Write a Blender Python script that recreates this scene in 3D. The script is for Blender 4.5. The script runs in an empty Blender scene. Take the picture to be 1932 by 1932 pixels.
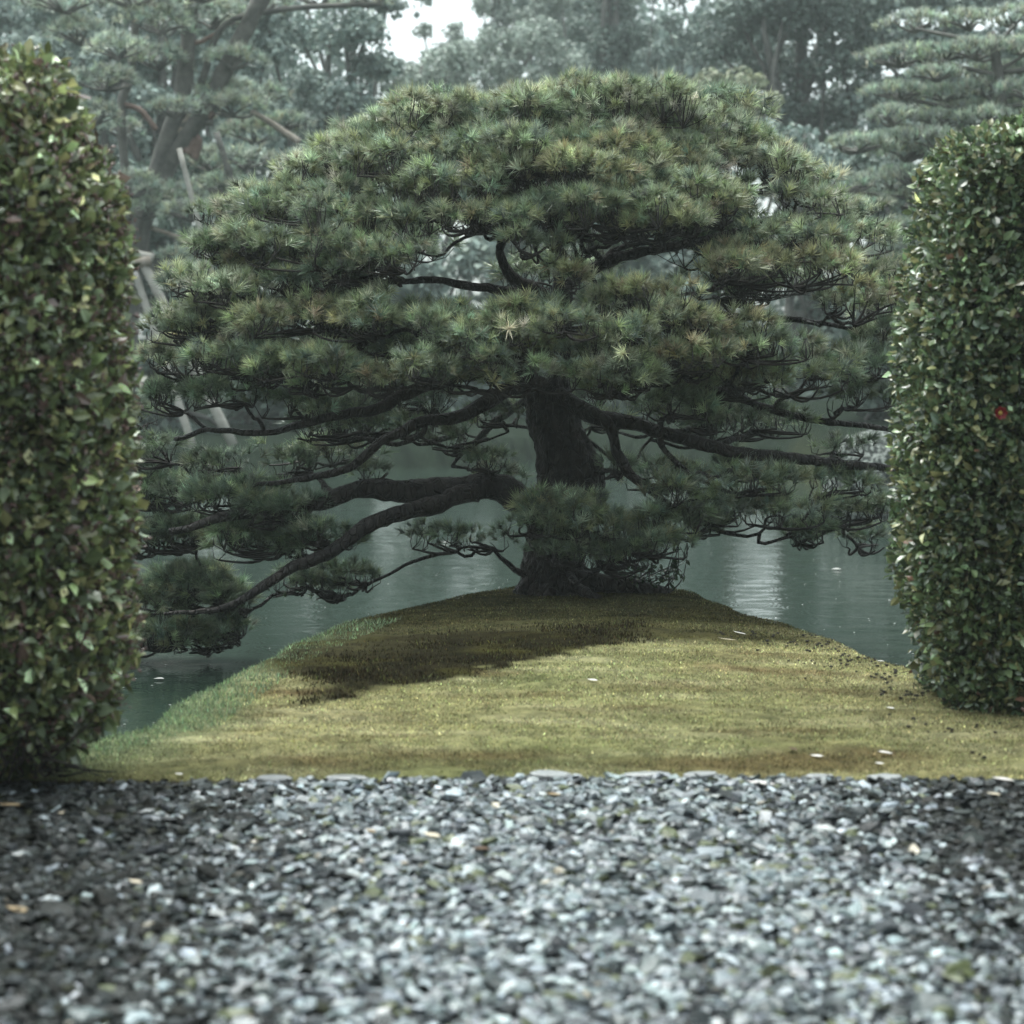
import bpy, math, random
import numpy as np
from mathutils import Vector

rng = np.random.RandomState(7)
random.seed(7)
S = bpy.context.scene
COL = S.collection
F = 3605.0            # focal length in pixels of a 1932 px wide frame
HROW = 700.0          # row of the horizon in that frame
CAMZ = 1.5
PITCH = math.atan((966 - HROW) / F)

# ------------------------------------------------------------------ camera, world, sun, exposure
cam_d = bpy.data.cameras.new('camera')
cam = bpy.data.objects.new('camera', cam_d); COL.objects.link(cam)
cam.location = (0, 0, CAMZ)
cam.rotation_euler = (math.pi / 2 - PITCH, 0, 0)
cam_d.sensor_width = 36
cam_d.lens = F / 1932 * 36
cam_d.clip_end = 800
cam_d.dof.use_dof = True
cam_d.dof.focus_distance = 11.6
cam_d.dof.aperture_fstop = 2.3
S.camera = cam

SUN_EL, SUN_AZ = math.radians(76), math.radians(-30)     # azimuth measured from +y towards +x
w = bpy.data.worlds.new('World'); S.world = w
w.use_nodes = True
nt = w.node_tree; nt.nodes.clear()
wo = nt.nodes.new('ShaderNodeOutputWorld'); bg = nt.nodes.new('ShaderNodeBackground')
sky = nt.nodes.new('ShaderNodeTexSky'); sky.sky_type = 'NISHITA'; sky.sun_disc = False
sky.sun_elevation = SUN_EL; sky.sun_rotation = SUN_AZ
sky.air_density = 1.0; sky.dust_density = 4.0; sky.ozone_density = 1.0
hs = nt.nodes.new('ShaderNodeHueSaturation'); hs.inputs['Saturation'].default_value = 0.22
nt.links.new(sky.outputs[0], hs.inputs['Color']); tm = nt.nodes.new('ShaderNodeMix'); tm.data_type = 'RGBA'; tm.blend_type = 'MULTIPLY'; tm.inputs[0].default_value = 1; tm.inputs[7].default_value = (.92, 1.0, .98, 1)
nt.links.new(hs.outputs[0], tm.inputs[6]); nt.links.new(tm.outputs[2], bg.inputs['Color'])
bg.inputs['Strength'].default_value = 0.15
nt.links.new(bg.outputs[0], wo.inputs[0])

sl = bpy.data.lights.new('sun', 'SUN'); sl.energy = 1.5; sl.angle = math.radians(45)
sl.color = (1.0, 0.99, 0.94)
sun = bpy.data.objects.new('sun', sl); COL.objects.link(sun)
sdir = Vector((math.sin(SUN_AZ) * math.cos(SUN_EL), math.cos(SUN_AZ) * math.cos(SUN_EL), math.sin(SUN_EL)))
sun.rotation_euler = sdir.to_track_quat('Z', 'Y').to_euler()
S.view_settings.view_transform = 'Standard'; S.view_settings.look = 'None'
S.view_settings.exposure = 1.33; S.view_settings.gamma = 1; S.view_settings.use_curve_mapping = False
S.render.engine = 'CYCLES'
cy = S.cycles
cy.use_denoising = True
cy.max_bounces = 6; cy.diffuse_bounces = 3; cy.glossy_bounces = 2; cy.transmission_bounces = 2
cy.volume_bounces = 2; cy.transparent_max_bounces = 4
cy.use_fast_gi = False; cy.caustics_reflective = False; cy.caustics_refractive = False

# ------------------------------------------------------------------ helpers
cP, sP = math.cos(PITCH), math.sin(PITCH)
def at(px, py, Y):
    """world point seen at pixel (px, py) of the 1932 frame, at distance Y along the ground"""
    vx, vz = (px - 966) / F, (966 - py) / F
    dy = cP + vz * sP; dz = -sP + vz * cP
    return np.array([vx * Y / dy, Y, CAMZ + dz * Y / dy])

def unit(v):
    v = np.asarray(v, float)
    return v / np.maximum(np.linalg.norm(v, axis=-1, keepdims=True), 1e-9)

def nz(p, f=1.0, s=0.0):
    """cheap smooth noise, about -1..1, for arrays of points"""
    p = np.asarray(p, float) * f
    x, y = p[..., 0] + s * 1.7, p[..., 1] - s * 2.3
    z = p[..., 2] + s if p.shape[-1] > 2 else s
    return (np.sin(x * 1.0 + 1.3 * np.sin(y * 1.7 + s) + z * .6) + np.sin(y * 2.1 + 1.1 * np.sin(z * 1.9 + x * .7))
            + np.sin(z * 1.6 + 1.4 * np.sin(x * 1.3 - s) + y * .5) + .5 * np.sin(x * 4.3 + y * 3.1) + .5 * np.sin(z * 4.7 - y * 3.7 + x)) / 4

class MB:
    """collects triangles with a colour per vertex"""
    def __init__(s): s.v = []; s.f = []; s.c = []; s.n = 0
    def add(s, v, f, c=(1, 1, 1)):
        v = np.asarray(v, np.float32).reshape(-1, 3); f = np.asarray(f, np.int32).reshape(-1, 3)
        c = np.asarray(c, np.float32)
        if c.ndim == 1: c = np.tile(c, (len(v), 1))
        s.v.append(v); s.f.append(f + s.n); s.c.append(c); s.n += len(v)
    def inst(s, tv, tf, pos, R, sc, col):
        """stamp template (tv, tf) at pos with rotation matrices R (n,3,3), scale sc (n,), colour (n,3); tv may carry per-vertex gain as col 3"""
        n = len(pos)
        if n == 0: return
        g = tv[:, 3] if tv.shape[1] > 3 else np.ones(len(tv))
        v = np.einsum('nij,kj->nki', R, tv[:, :3]) * np.asarray(sc).reshape(-1, 1, 1) + pos[:, None, :]
        f = (tf[None] + (np.arange(n) * len(tv))[:, None, None])
        c = np.asarray(col)[:, None, :] * g[None, :, None]
        s.add(v.reshape(-1, 3), f.reshape(-1, 3), c.reshape(-1, 3))
    def mesh(s, name, m, smooth=False):
        me = bpy.data.meshes.new(name)
        if s.n:
            v = np.concatenate(s.v); f = np.concatenate(s.f); c = np.concatenate(s.c)
            me.vertices.add(len(v)); me.vertices.foreach_set('co', v.ravel())
            me.loops.add(f.size); me.loops.foreach_set('vertex_index', f.ravel())
            me.polygons.add(len(f)); me.polygons.foreach_set('loop_start', np.arange(0, f.size, 3, dtype=np.int32))
            me.polygons.foreach_set('use_smooth', np.full(len(f), smooth))
            a = me.color_attributes.new('tint', 'FLOAT_COLOR', 'POINT')
            a.data.foreach_set('color', np.concatenate([c, np.ones((len(c), 1), np.float32)], 1).ravel())
            me.update(calc_edges=True)
        me.materials.append(m)
        return me
    def build(s, name, m, parent=None, smooth=False, loc=None):
        me = s.mesh(name, m, smooth)
        o = bpy.data.objects.new(name, me); COL.objects.link(o)
        if loc is not None: o.location = loc
        if parent is not None: o.parent = parent
        return o

def tag(o, label=None, cat=None, group=None, kind=None):
    if label: o['label'] = label
    if cat: o['category'] = cat
    if group: o['group'] = group
    if kind: o['kind'] = kind
    return o

def empty(name, label, cat, group=None):
    o = bpy.data.objects.new(name, None); COL.objects.link(o)
    o.empty_display_size = .1
    return tag(o, label, cat, group)

def frames(d, spin=None):
    """rotation matrices whose local z is d"""
    d = unit(d); n = len(d)
    if spin is None: spin = rng.uniform(0, 2 * np.pi, n)
    up = np.where(np.abs(d[:, 2:3]) < .9, [[0, 0, 1.]], [[1., 0, 0]])
    x = unit(np.cross(up, d)); y = np.cross(d, x)
    c, s_ = np.cos(spin)[:, None], np.sin(spin)[:, None]
    x2 = x * c + y * s_; y2 = -x * s_ + y * c
    return np.stack([x2, y2, d], axis=2)

def curve(pts, n):
    """Catmull-Rom through pts, n samples"""
    p = np.asarray(pts, float)
    if len(p) == 2: return p[0] + (p[1] - p[0]) * np.linspace(0, 1, n)[:, None]
    q = np.vstack([2 * p[0] - p[1], p, 2 * p[-1] - p[-2]])
    t = np.linspace(0, len(p) - 1 - 1e-6, n); i = t.astype(int); u = (t - i)[:, None]
    a, b, c, d = q[i], q[i + 1], q[i + 2], q[i + 3]
    return .5 * (2 * b + (c - a) * u + (2 * a - 5 * b + 4 * c - d) * u ** 2 + (3 * b - a - 3 * c + d) * u ** 3)

def tube(mb, P, rad, k=6, col=(1, 1, 1), rough=0.0, flat=1.0):
    P = np.asarray(P, float); n = len(P); rad = np.broadcast_to(np.asarray(rad, float), (n,))
    T = unit(np.gradient(P, axis=0))
    u = np.array([0.13, 0.31, 1.0]) if abs(T[0][2]) < .8 else np.array([1.0, .2, .1])
    X = unit(np.cross(np.broadcast_to(u, T.shape), T)); Y = np.cross(T, X)
    a = np.linspace(0, 2 * np.pi, k, endpoint=False)
    r = rad[:, None] * (1 + rough * rng.uniform(-1, 1, (n, k)))
    V = P[:, None] + X[:, None] * (np.cos(a) * r)[..., None] + Y[:, None] * (np.sin(a) * r * flat)[..., None]
    V = V.reshape(-1, 3)
    i = np.arange(n - 1)[:, None] * k; j = np.arange(k)[None]; j2 = (j + 1) % k
    A, B, C, D = i + j, i + j2, i + k + j2, i + k + j
    f = np.concatenate([np.stack([A, B, C], -1).reshape(-1, 3), np.stack([A, C, D], -1).reshape(-1, 3)])
    caps = [[0, (q + 1) % k, q] for q in range(1, k - 1)] + [[(n - 1) * k, (n - 1) * k + q, (n - 1) * k + q + 1] for q in range(1, k - 1)]
    mb.add(V, np.concatenate([f, np.array(caps)]), col)

def many_tubes(mb, A, M, B, ra, rb, k=3, n=4, col=(1, 1, 1)):
    """many thin curved tubes at once: quadratic curves A-M-B"""
    t = np.linspace(0, 1, n)[None, :, None]
    P = A[:, None] * (1 - t) ** 2 + 2 * M[:, None] * t * (1 - t) + B[:, None] * t ** 2
    T = unit(np.gradient(P, axis=1))
    X = unit(np.cross(T, np.array([.21, .33, .9]))); Y = np.cross(T, X)
    a = np.linspace(0, 2 * np.pi, k, endpoint=False)
    r = ra + (rb - ra) * t[..., None]
    V = P[:, :, None] + (X[:, :, None] * np.cos(a)[None, None, :, None] + Y[:, :, None] * np.sin(a)[None, None, :, None]) * r
    N = len(A)
    base = (np.arange(N) * n * k)[:, None, None] + (np.arange(n - 1) * k)[None, :, None]
    j = np.arange(k)[None, None]; j2 = (j + 1) % k
    a1, b1, c1, d1 = base + j, base + j2, base + k + j2, base + k + j
    f = np.concatenate([np.stack([a1, b1, c1], -1).reshape(-1, 3), np.stack([a1, c1, d1], -1).reshape(-1, 3)])
    mb.add(V.reshape(-1, 3), f, col)

# ------------------------------------------------------------------ materials
def new_mat(name):
    m = bpy.data.materials.new(name); m.use_nodes = True
    return m, m.node_tree, m.node_tree.nodes['Principled BSDF']

def N(t, kind, **kw):
    n = t.nodes.new(kind)
    for k, v in kw.items():
        if k in n.inputs: n.inputs[k].default_value = v
        else: setattr(n, k, v)
    return n

def mat_leaf(name, rough=.4, transl=.25, spec=.5, var=.25, scale=6.0):
    m, t, b = new_mat(name)
    at_ = N(t, 'ShaderNodeAttribute'); at_.attribute_name = 'tint'
    geo = N(t, 'ShaderNodeNewGeometry')
    noi = N(t, 'ShaderNodeTexNoise', Scale=scale, Detail=2.0)
    t.links.new(geo.outputs['Position'], noi.inputs['Vector'])
    mr = N(t, 'ShaderNodeMapRange'); mr.inputs[3].default_value = 1 - var; mr.inputs[4].default_value = 1 + var
    t.links.new(noi.outputs[0], mr.inputs[0])
    mx = N(t, 'ShaderNodeMix', data_type='RGBA', blend_type='MULTIPLY'); mx.inputs[0].default_value = 1
    t.links.new(at_.outputs['Color'], mx.inputs[6]); t.links.new(mr.outputs[0], mx.inputs[7])
    t.links.new(mx.outputs[2], b.inputs['Base Color'])
    b.inputs['Roughness'].default_value = rough
    b.inputs['Specular IOR Level'].default_value = spec
    if transl > 0:
        tr = N(t, 'ShaderNodeBsdfTranslucent'); t.links.new(mx.outputs[2], tr.inputs[0])
        ms = N(t, 'ShaderNodeMixShader'); ms.inputs[0].default_value = transl
        t.links.new(b.outputs[0], ms.inputs[1]); t.links.new(tr.outputs[0], ms.inputs[2])
        t.links.new(ms.outputs[0], t.nodes['Material Output'].inputs[0])
    return m

def mat_rough(name, c1, c2, scale=5, rough=.7, bump=.4, bscale=30, stretch=(1, 1, 1), spec=.5, usetint=False, bdist=.01):
    m, t, b = new_mat(name)
    geo = N(t, 'ShaderNodeTexCoord')
    mp = N(t, 'ShaderNodeMapping'); mp.inputs['Scale'].default_value = stretch
    t.links.new(geo.outputs['Object'], mp.inputs[0])
    noi = N(t, 'ShaderNodeTexNoise', Scale=scale, Detail=6.0, Roughness=.65)
    t.links.new(mp.outputs[0], noi.inputs['Vector'])
    cr = N(t, 'ShaderNodeValToRGB'); cr.color_ramp.elements[0].position = .35; cr.color_ramp.elements[1].position = .68
    cr.color_ramp.elements[0].color = (*c1, 1); cr.color_ramp.elements[1].color = (*c2, 1)
    t.links.new(noi.outputs[0], cr.inputs[0])
    out = cr.outputs[0]
    if usetint:
        a = N(t, 'ShaderNodeAttribute'); a.attribute_name = 'tint'
        mx = N(t, 'ShaderNodeMix', data_type='RGBA', blend_type='MULTIPLY'); mx.inputs[0].default_value = 1
        t.links.new(out, mx.inputs[6]); t.links.new(a.outputs['Color'], mx.inputs[7]); out = mx.outputs[2]
    t.links.new(out, b.inputs['Base Color'])
    vo = N(t, 'ShaderNodeTexNoise', Scale=bscale, Detail=8.0, Roughness=.7)
    t.links.new(mp.outputs[0], vo.inputs['Vector'])
    bp = N(t, 'ShaderNodeBump', Strength=bump, Distance=bdist)
    t.links.new(vo.outputs[0], bp.inputs['Height']); t.links.new(bp.outputs[0], b.inputs['Normal'])
    b.inputs['Roughness'].default_value = rough
    b.inputs['Specular IOR Level'].default_value = spec
    return m

M_needle = mat_leaf('pine needles', .34, .25, .7, .22, 9)
M_twig = mat_rough('twig bark', (.012, .010, .009), (.03, .025, .022), 20, .8, .3, 60)
M_bark = mat_rough('wet dark pine bark', (.006, .0055, .0055), (.050, .041, .036), 9, .55, 1.0, 30, (1, 1, .45), .35, bdist=.03)
M_hleaf = mat_leaf('hedge leaves', .24, .2, .9, .2, 12)
M_bgleaf = mat_leaf('background foliage', .55, .15, .4, .35, 1.2)
M_bgbark = mat_rough('background bark', (.06, .062, .056), (.15, .145, .13), 4, .85, .5, 12)  # bark lightened, painting distance haze onto the far trunks
M_deadwood = mat_rough('bleached dead wood', (.20, .17, .14), (.42, .37, .32), 4, .8, .3, 12)
M_redwood = mat_rough('raw reddish split wood', (.13, .085, .07), (.24, .17, .145), 5, .85, .5, 20)
M_pole = mat_rough('peeled support pole', (.26, .25, .22), (.45, .43, .39), 3, .7, .3, 10)
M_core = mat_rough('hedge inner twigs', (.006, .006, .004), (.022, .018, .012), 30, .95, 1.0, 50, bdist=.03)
M_moss = mat_rough('moss ground', (.55, .55, .55), (1.25, 1.2, 1.15), 14, .95, 1.0, 120, usetint=True, bdist=.02, spec=.03)
M_blade = mat_leaf('moss and grass blades', .75, .3, .06, .25, 20)
M_gravelbase = mat_rough('gravel bed', (.015, .016, .015), (.10, .11, .11), 60, .6, 1.0, 120, bdist=.01)
M_stone = mat_rough('wet grey gravel', (.62, .62, .62), (1.1, 1.1, 1.1), 60, .30, .35, 150, usetint=True, bdist=.004, spec=.5)
M_rock = mat_rough('lichen covered rock', (.022, .030, .027), (.30, .33, .30), 16, .85, 1.0, 16, bdist=.06)
# darker stones shine less, so the painted hedge shade also dulls their gloss
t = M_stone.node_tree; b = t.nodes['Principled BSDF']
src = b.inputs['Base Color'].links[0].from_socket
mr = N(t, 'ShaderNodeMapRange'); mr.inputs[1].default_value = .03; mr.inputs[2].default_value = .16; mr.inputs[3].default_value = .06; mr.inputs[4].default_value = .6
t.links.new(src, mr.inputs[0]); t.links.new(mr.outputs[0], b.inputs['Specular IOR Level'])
M_petal = mat_leaf('petals', .5, .3, .4, .1, 30)

# pond water
M_water, t, b = new_mat('pond water')
b.inputs['Base Color'].default_value = (.020, .034, .026, 1)
b.inputs['Roughness'].default_value = .08; b.inputs['IOR'].default_value = 1.333
b.inputs['Specular IOR Level'].default_value = .5
geo = N(t, 'ShaderNodeTexCoord'); mp = N(t, 'ShaderNodeMapping'); mp.inputs['Scale'].default_value = (.35, 1.6, 1)
t.links.new(geo.outputs['Object'], mp.inputs[0])
n1 = N(t, 'ShaderNodeTexNoise', Scale=1.6, Detail=3.0); t.links.new(mp.outputs[0], n1.inputs['Vector'])
n2 = N(t, 'ShaderNodeTexVoronoi', Scale=3.2); t.links.new(geo.outputs['Object'], n2.inputs['Vector'])
wv = N(t, 'ShaderNodeMath', operation='MULTIPLY'); wv.inputs[1].default_value = 55
t.links.new(n2.outputs['Distance'], wv.inputs[0])
sn = N(t, 'ShaderNodeMath', operation='SINE'); t.links.new(wv.outputs[0], sn.inputs[0])
ml = N(t, 'ShaderNodeMath', operation='MULTIPLY'); ml.inputs[1].default_value = .035; t.links.new(sn.outputs[0], ml.inputs[0])
ad = N(t, 'ShaderNodeMath', operation='ADD'); t.links.new(n1.outputs[0], ad.inputs[0]); t.links.new(ml.outputs[0], ad.inputs[1])
bp = N(t, 'ShaderNodeBump', Strength=.22, Distance=.03); t.links.new(ad.outputs[0], bp.inputs['Height'])
t.links.new(bp.outputs[0], b.inputs['Normal'])

t = M_rock.node_tree
for n_ in t.nodes:
    if n_.type == 'VALTORGB': n_.color_ramp.elements[0].position = .47; n_.color_ramp.elements[1].position = .56
# bark plates: cracks from a stretched cell pattern
t = M_bark.node_tree; bmp = [n_ for n_ in t.nodes if n_.type == 'BUMP'][0]; mpn = [n_ for n_ in t.nodes if n_.type == 'MAPPING'][0]
vv = N(t, 'ShaderNodeTexVoronoi', Scale=22.0, feature='DISTANCE_TO_EDGE'); t.links.new(mpn.outputs[0], vv.inputs['Vector'])
v2 = N(t, 'ShaderNodeMapRange'); v2.inputs[2].default_value = .14; t.links.new(vv.outputs['Distance'], v2.inputs[0])
b2 = N(t, 'ShaderNodeBump', Strength=1.0, Distance=.02); t.links.new(v2.outputs[0], b2.inputs['Height']); t.links.new(bmp.outputs[0], b2.inputs['Normal'])
t.links.new(b2.outputs[0], t.nodes['Principled BSDF'].inputs['Normal'])

# ------------------------------------------------------------------ ground
WATER = -.42
def lerp_tab(tab, y):
    tab = np.array(tab); return np.interp(y, tab[:, 0], tab[:, 1])
LE = [(6.5, -2.6), (7.2, -2.05), (7.8, -1.66), (9, -1.50), (10, -1.30), (11, -1.02), (11.8, -.72), (12.6, -.30), (13.4, .1)]
RE = [(6.5, 3), (8.2, 2.5), (9.5, 2.02), (10.5, 1.72), (11.6, 1.48), (12.6, 1.26), (13.4, .9)]
def shore(x, y):
    """signed distance-like value: > 0 on land"""
    x, y = np.asarray(x, float), np.asarray(y, float)
    wob = .03 * np.sin(y * 3.1 + 1) + .02 * np.sin(y * 7.7)
    pen = np.minimum(np.minimum(x - lerp_tab(LE, y) + wob, lerp_tab(RE, y) - x + wob), 13.3 - y)
    main = 7.45 - y + .1 * np.sin(x * 2.3)
    right = np.where(x > 1.9, np.minimum(8.5 - y, (x - 1.9) * 2), -9)
    ys = np.interp(x, [-40, -14, -9, -4, 2, 4.6, 5.6, 9, 16, 40], [12, 20, 28, 35, 43, 40, 27.5, 25.5, 22, 12]) + .5 * np.sin(x * 1.3)
    far = (y - ys)
    return np.maximum(np.maximum(pen, main), np.maximum(right, far)), far
def height(x, y):
    s, far = shore(x, y)
    k = np.clip((s + .42) / .62, 0, 1); k = k * k * (3 - 2 * k)
    top = .02 + .10 * np.exp(-((x - .3) / 1.6) ** 2 - ((y - 10.3) / 2.2) ** 2) * (y > 6.9) + .02 * nz(np.stack([x, y], -1), 1.6, 2)
    top = np.where(y < 7.0, .0, top * np.clip((y - 6.9) / .5, 0, 1) - .0)
    top = np.where(far > 0, .1 + np.clip(far, 0, 60) * .045 + .25 * nz(np.stack([x, y], -1), .25, 5), top)
    return -.95 * (1 - k) + top * k

def patch_mask(x, y):
    """dark thick moss patch"""
    e = y - (8.30 + np.clip(x + .8, -1, 3) * .92) + .09 * nz(np.stack([x, y], -1), 9, 8) + .12 * nz(np.stack([x, y], -1), 5, 1) + .07 * nz(np.stack([x, y], -1), 17, 1) + .05 * nz(np.stack([x, y], -1), 41, 2)
    l = x + .92 + .42 * np.clip(y - 8.3, 0, 2) + .10 * np.sin(y * 7)
    u = np.minimum((10.5 - y) * 1.0 + .3 * nz(np.stack([x, y], -1), 2.5, 6), (.82 - x) * 1.3)
    return np.clip(np.minimum(np.minimum(e / .06, l / .25), u / .45), 0, 1)
def ground_tint(x, y):
    p = np.stack([x, y], -1)
    n1 = nz(p, 1.9, 3) * .5 + .5; n2 = nz(p * [1, 2.4], 4.5, 8) * .5 + .5
    ochre = np.array([.270, .256, .130]); olive = np.array([.180, .195, .088]); brown = np.array([.120, .090, .045])
    green = np.array([.180, .250, .145]); pale = np.array([.46, .445, .27])
    c = ochre + (olive - ochre) * n1[..., None]
    c = c + (pale - c) * (np.clip(n2 - .45, 0, 1) * 1.1)[..., None]
    c = c + (brown - c) * (np.clip(nz(p * [1, 2.2], 3.1, 21) - .10, 0, 1) * 1.1)[..., None]
    c = c * (1 + .30 * nz(p * [.8, 2.6], 1.6, 33) + .25 * nz(p * [1, 2], 11, 35) + .28 * nz(p * [1, 1.5], 31, 36))[..., None]
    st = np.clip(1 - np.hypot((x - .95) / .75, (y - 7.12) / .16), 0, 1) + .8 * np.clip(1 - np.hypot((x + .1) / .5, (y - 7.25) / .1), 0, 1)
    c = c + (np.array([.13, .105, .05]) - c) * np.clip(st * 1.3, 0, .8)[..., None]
    # grass belt along the left edge
    s, far = shore(x, y)
    g = np.clip(1 - (x - lerp_tab(LE, y)) / (.50 + .16 * nz(p, 3, 9) + .25 * np.clip(8.6 - y, 0, 1)), 0, 1) * (y < 10.8)
    g = np.maximum(g, np.clip((.10 - s) / .2, 0, 1) * .8)
    c = c + (green - c) * g[..., None]
    # brown earth band up to the trunk, darkened further with painted crown shade
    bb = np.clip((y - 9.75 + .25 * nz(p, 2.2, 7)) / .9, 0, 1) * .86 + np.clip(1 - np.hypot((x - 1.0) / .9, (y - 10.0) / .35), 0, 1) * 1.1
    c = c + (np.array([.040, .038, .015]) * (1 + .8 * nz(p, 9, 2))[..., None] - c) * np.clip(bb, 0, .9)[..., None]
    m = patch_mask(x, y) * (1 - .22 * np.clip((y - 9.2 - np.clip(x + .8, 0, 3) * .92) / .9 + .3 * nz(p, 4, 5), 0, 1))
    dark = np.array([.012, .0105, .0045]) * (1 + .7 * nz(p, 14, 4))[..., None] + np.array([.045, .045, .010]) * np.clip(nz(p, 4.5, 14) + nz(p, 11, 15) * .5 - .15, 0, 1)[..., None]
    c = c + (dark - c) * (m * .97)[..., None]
    soil = np.array([.045, .038, .026])
    c = np.where(((y < 6.9) & (y > -50))[..., None], soil, c)
    f = np.clip((far + 1.6) / .5, 0, 1)[..., None] * (y > 14)[..., None]
    c = c * (1 - f) + np.array([.020, .032, .022]) * f
    c = np.where(((s < -.22) & (y < 14))[..., None], np.array([.02, .018, .012]), c)
    return np.clip(c, .004, 1)

def axis(segs):
    out = []
    for a, b_, st in segs: out.append(np.arange(a, b_, st))
    return np.unique(np.concatenate(out).round(4))
gx = axis([(-145, -20, 12.5), (-20, -4, .8), (-4, -2.8, .1), (-2.8, 2.8, .042), (2.8, 4, .1), (4, 20, .8), (20, 146, 12.5)])
gy = axis([(-40, -2, 4), (-2, 6.6, .4), (6.6, 13.8, .042), (13.8, 20, .6), (20, 48, .6), (48, 181, 6)])
X, Y = np.meshgrid(gx, gy, indexing='ij')
Z = height(X, Y)
fine = (np.abs(X) < 3) & (Y > 6.9) & (Y < 13.6)
Z = Z + np.where(fine, (.008 * nz(np.stack([X, Y], -1), 19, 3) + .010 * nz(np.stack([X, Y], -1), 6, 9)) + .012 * patch_mask(X, Y), 0)
mb = MB()
nx_, ny_ = len(gx), len(gy)
I = (np.arange(nx_ - 1)[:, None] * ny_ + np.arange(ny_ - 1)[None]).ravel()
fa = np.stack([I, I + ny_, I + ny_ + 1], -1); fb = np.stack([I, I + ny_ + 1, I + 1], -1)
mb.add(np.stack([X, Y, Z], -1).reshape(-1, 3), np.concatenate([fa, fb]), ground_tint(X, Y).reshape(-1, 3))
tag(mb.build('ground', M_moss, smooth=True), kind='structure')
mb = MB()
mb.add([(-145, -38, WATER), (145, -38, WATER), (145, 178, WATER), (-145, 178, WATER)], [(0, 1, 2), (0, 2, 3)])
tag(mb.build('pond', M_water), kind='structure')

# gravel path: bed sheet with a small raised lip at its far edge
EDGE = 6.83
def edge_y(x): return EDGE + .03 * np.sin(x * 2.2 + .5) + .012 * np.sin(x * 9) - .10 * np.clip(-x - .9, 0, 1)
def grav_z(x, y):
    return .006 + .014 * np.clip(1 - (edge_y(x) - y) / 1.1, 0, 1) * (1 - .4 * np.clip(np.abs(x) - 1, 0, 1)) + .006 * nz(np.stack([x, y], -1), 3.3, 6)
gx2 = axis([(-6, -3, .5), (-3, 3.01, .1), (3.5, 6.1, .5)]); ts = np.linspace(0, 1, 90)
X2 = gx2[:, None] + 0 * ts[None]; Y2 = -3 + (edge_y(gx2)[:, None] + 3) * ts[None]
Z2 = grav_z(X2, Y2); Z2[:, -1] = -.03; Y2[:, -1] += .012
mb = MB(); n1_, n2_ = X2.shape
I = (np.arange(n1_ - 1)[:, None] * n2_ + np.arange(n2_ - 1)[None]).ravel()
mb.add(np.stack([X2, Y2, Z2], -1).reshape(-1, 3), np.concatenate([np.stack([I, I + n2_, I + n2_ + 1], -1), np.stack([I, I + n2_ + 1, I + 1], -1)]))
tag(mb.build('gravel_path', M_gravelbase, smooth=True), kind='structure')

# stones: deformed low icosahedra
def ico():
    p = (1 + 5 ** .5) / 2
    v = np.array([(-1, p, 0), (1, p, 0), (-1, -p, 0), (1, -p, 0), (0, -1, p), (0, 1, p), (0, -1, -p), (0, 1, -p), (p, 0, -1), (p, 0, 1), (-p, 0, -1), (-p, 0, 1)], float)
    f = np.array([(0, 11, 5), (0, 5, 1), (0, 1, 7), (0, 7, 10), (0, 10, 11), (1, 5, 9), (5, 11, 4), (11, 10, 2), (10, 7, 6), (7, 1, 8), (3, 9, 4), (3, 4, 2), (3, 2, 6), (3, 6, 8), (3, 8, 9), (4, 9, 5), (2, 4, 11), (6, 2, 10), (8, 6, 7), (9, 8, 1)])
    return v / np.linalg.norm(v[0]), f
IV, IF = ico()
mb = MB()
ns = 37000
sx = rng.uniform(-2.5, 2.5, ns); sy = 3.7 + (EDGE + .02 - 3.7) * rng.uniform(0, 1, ns)
ok = (np.abs(sx) < sy * .30 + .35) & (sy < edge_y(sx) - .004 + .02 * rng.normal(0, 1, len(sx)) * (rng.uniform(0, 1, len(sx)) < .5))
sx, sy = sx[ok], sy[ok]; ns = len(sx)
size = rng.lognormal(math.log(.0149), .34, ns)
lay = rng.uniform(0, 1, ns)
sz = grav_z(sx, sy) + lay * .016
pos = np.stack([sx, sy, sz], -1)
base = np.array([.172, .205, .218])
gcol = base[None] * rng.lognormal(0, .42, (ns, 1)) * (1 + rng.uniform(-.05, .05, (ns, 3)))
warm = rng.uniform(0, 1, ns) < .008; gcol[warm] = np.array([.34, .31, .24]) * rng.uniform(.7, 1.2, (warm.sum(), 1))
mossy = rng.uniform(0, 1, ns) < .05 + .12 * np.clip(nz(pos, 2.5, 3), 0, 1); gcol[mossy] = np.array([.10, .12, .06])
dk = rng.uniform(0, 1, ns) < .28; gcol[dk] *= .28
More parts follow.
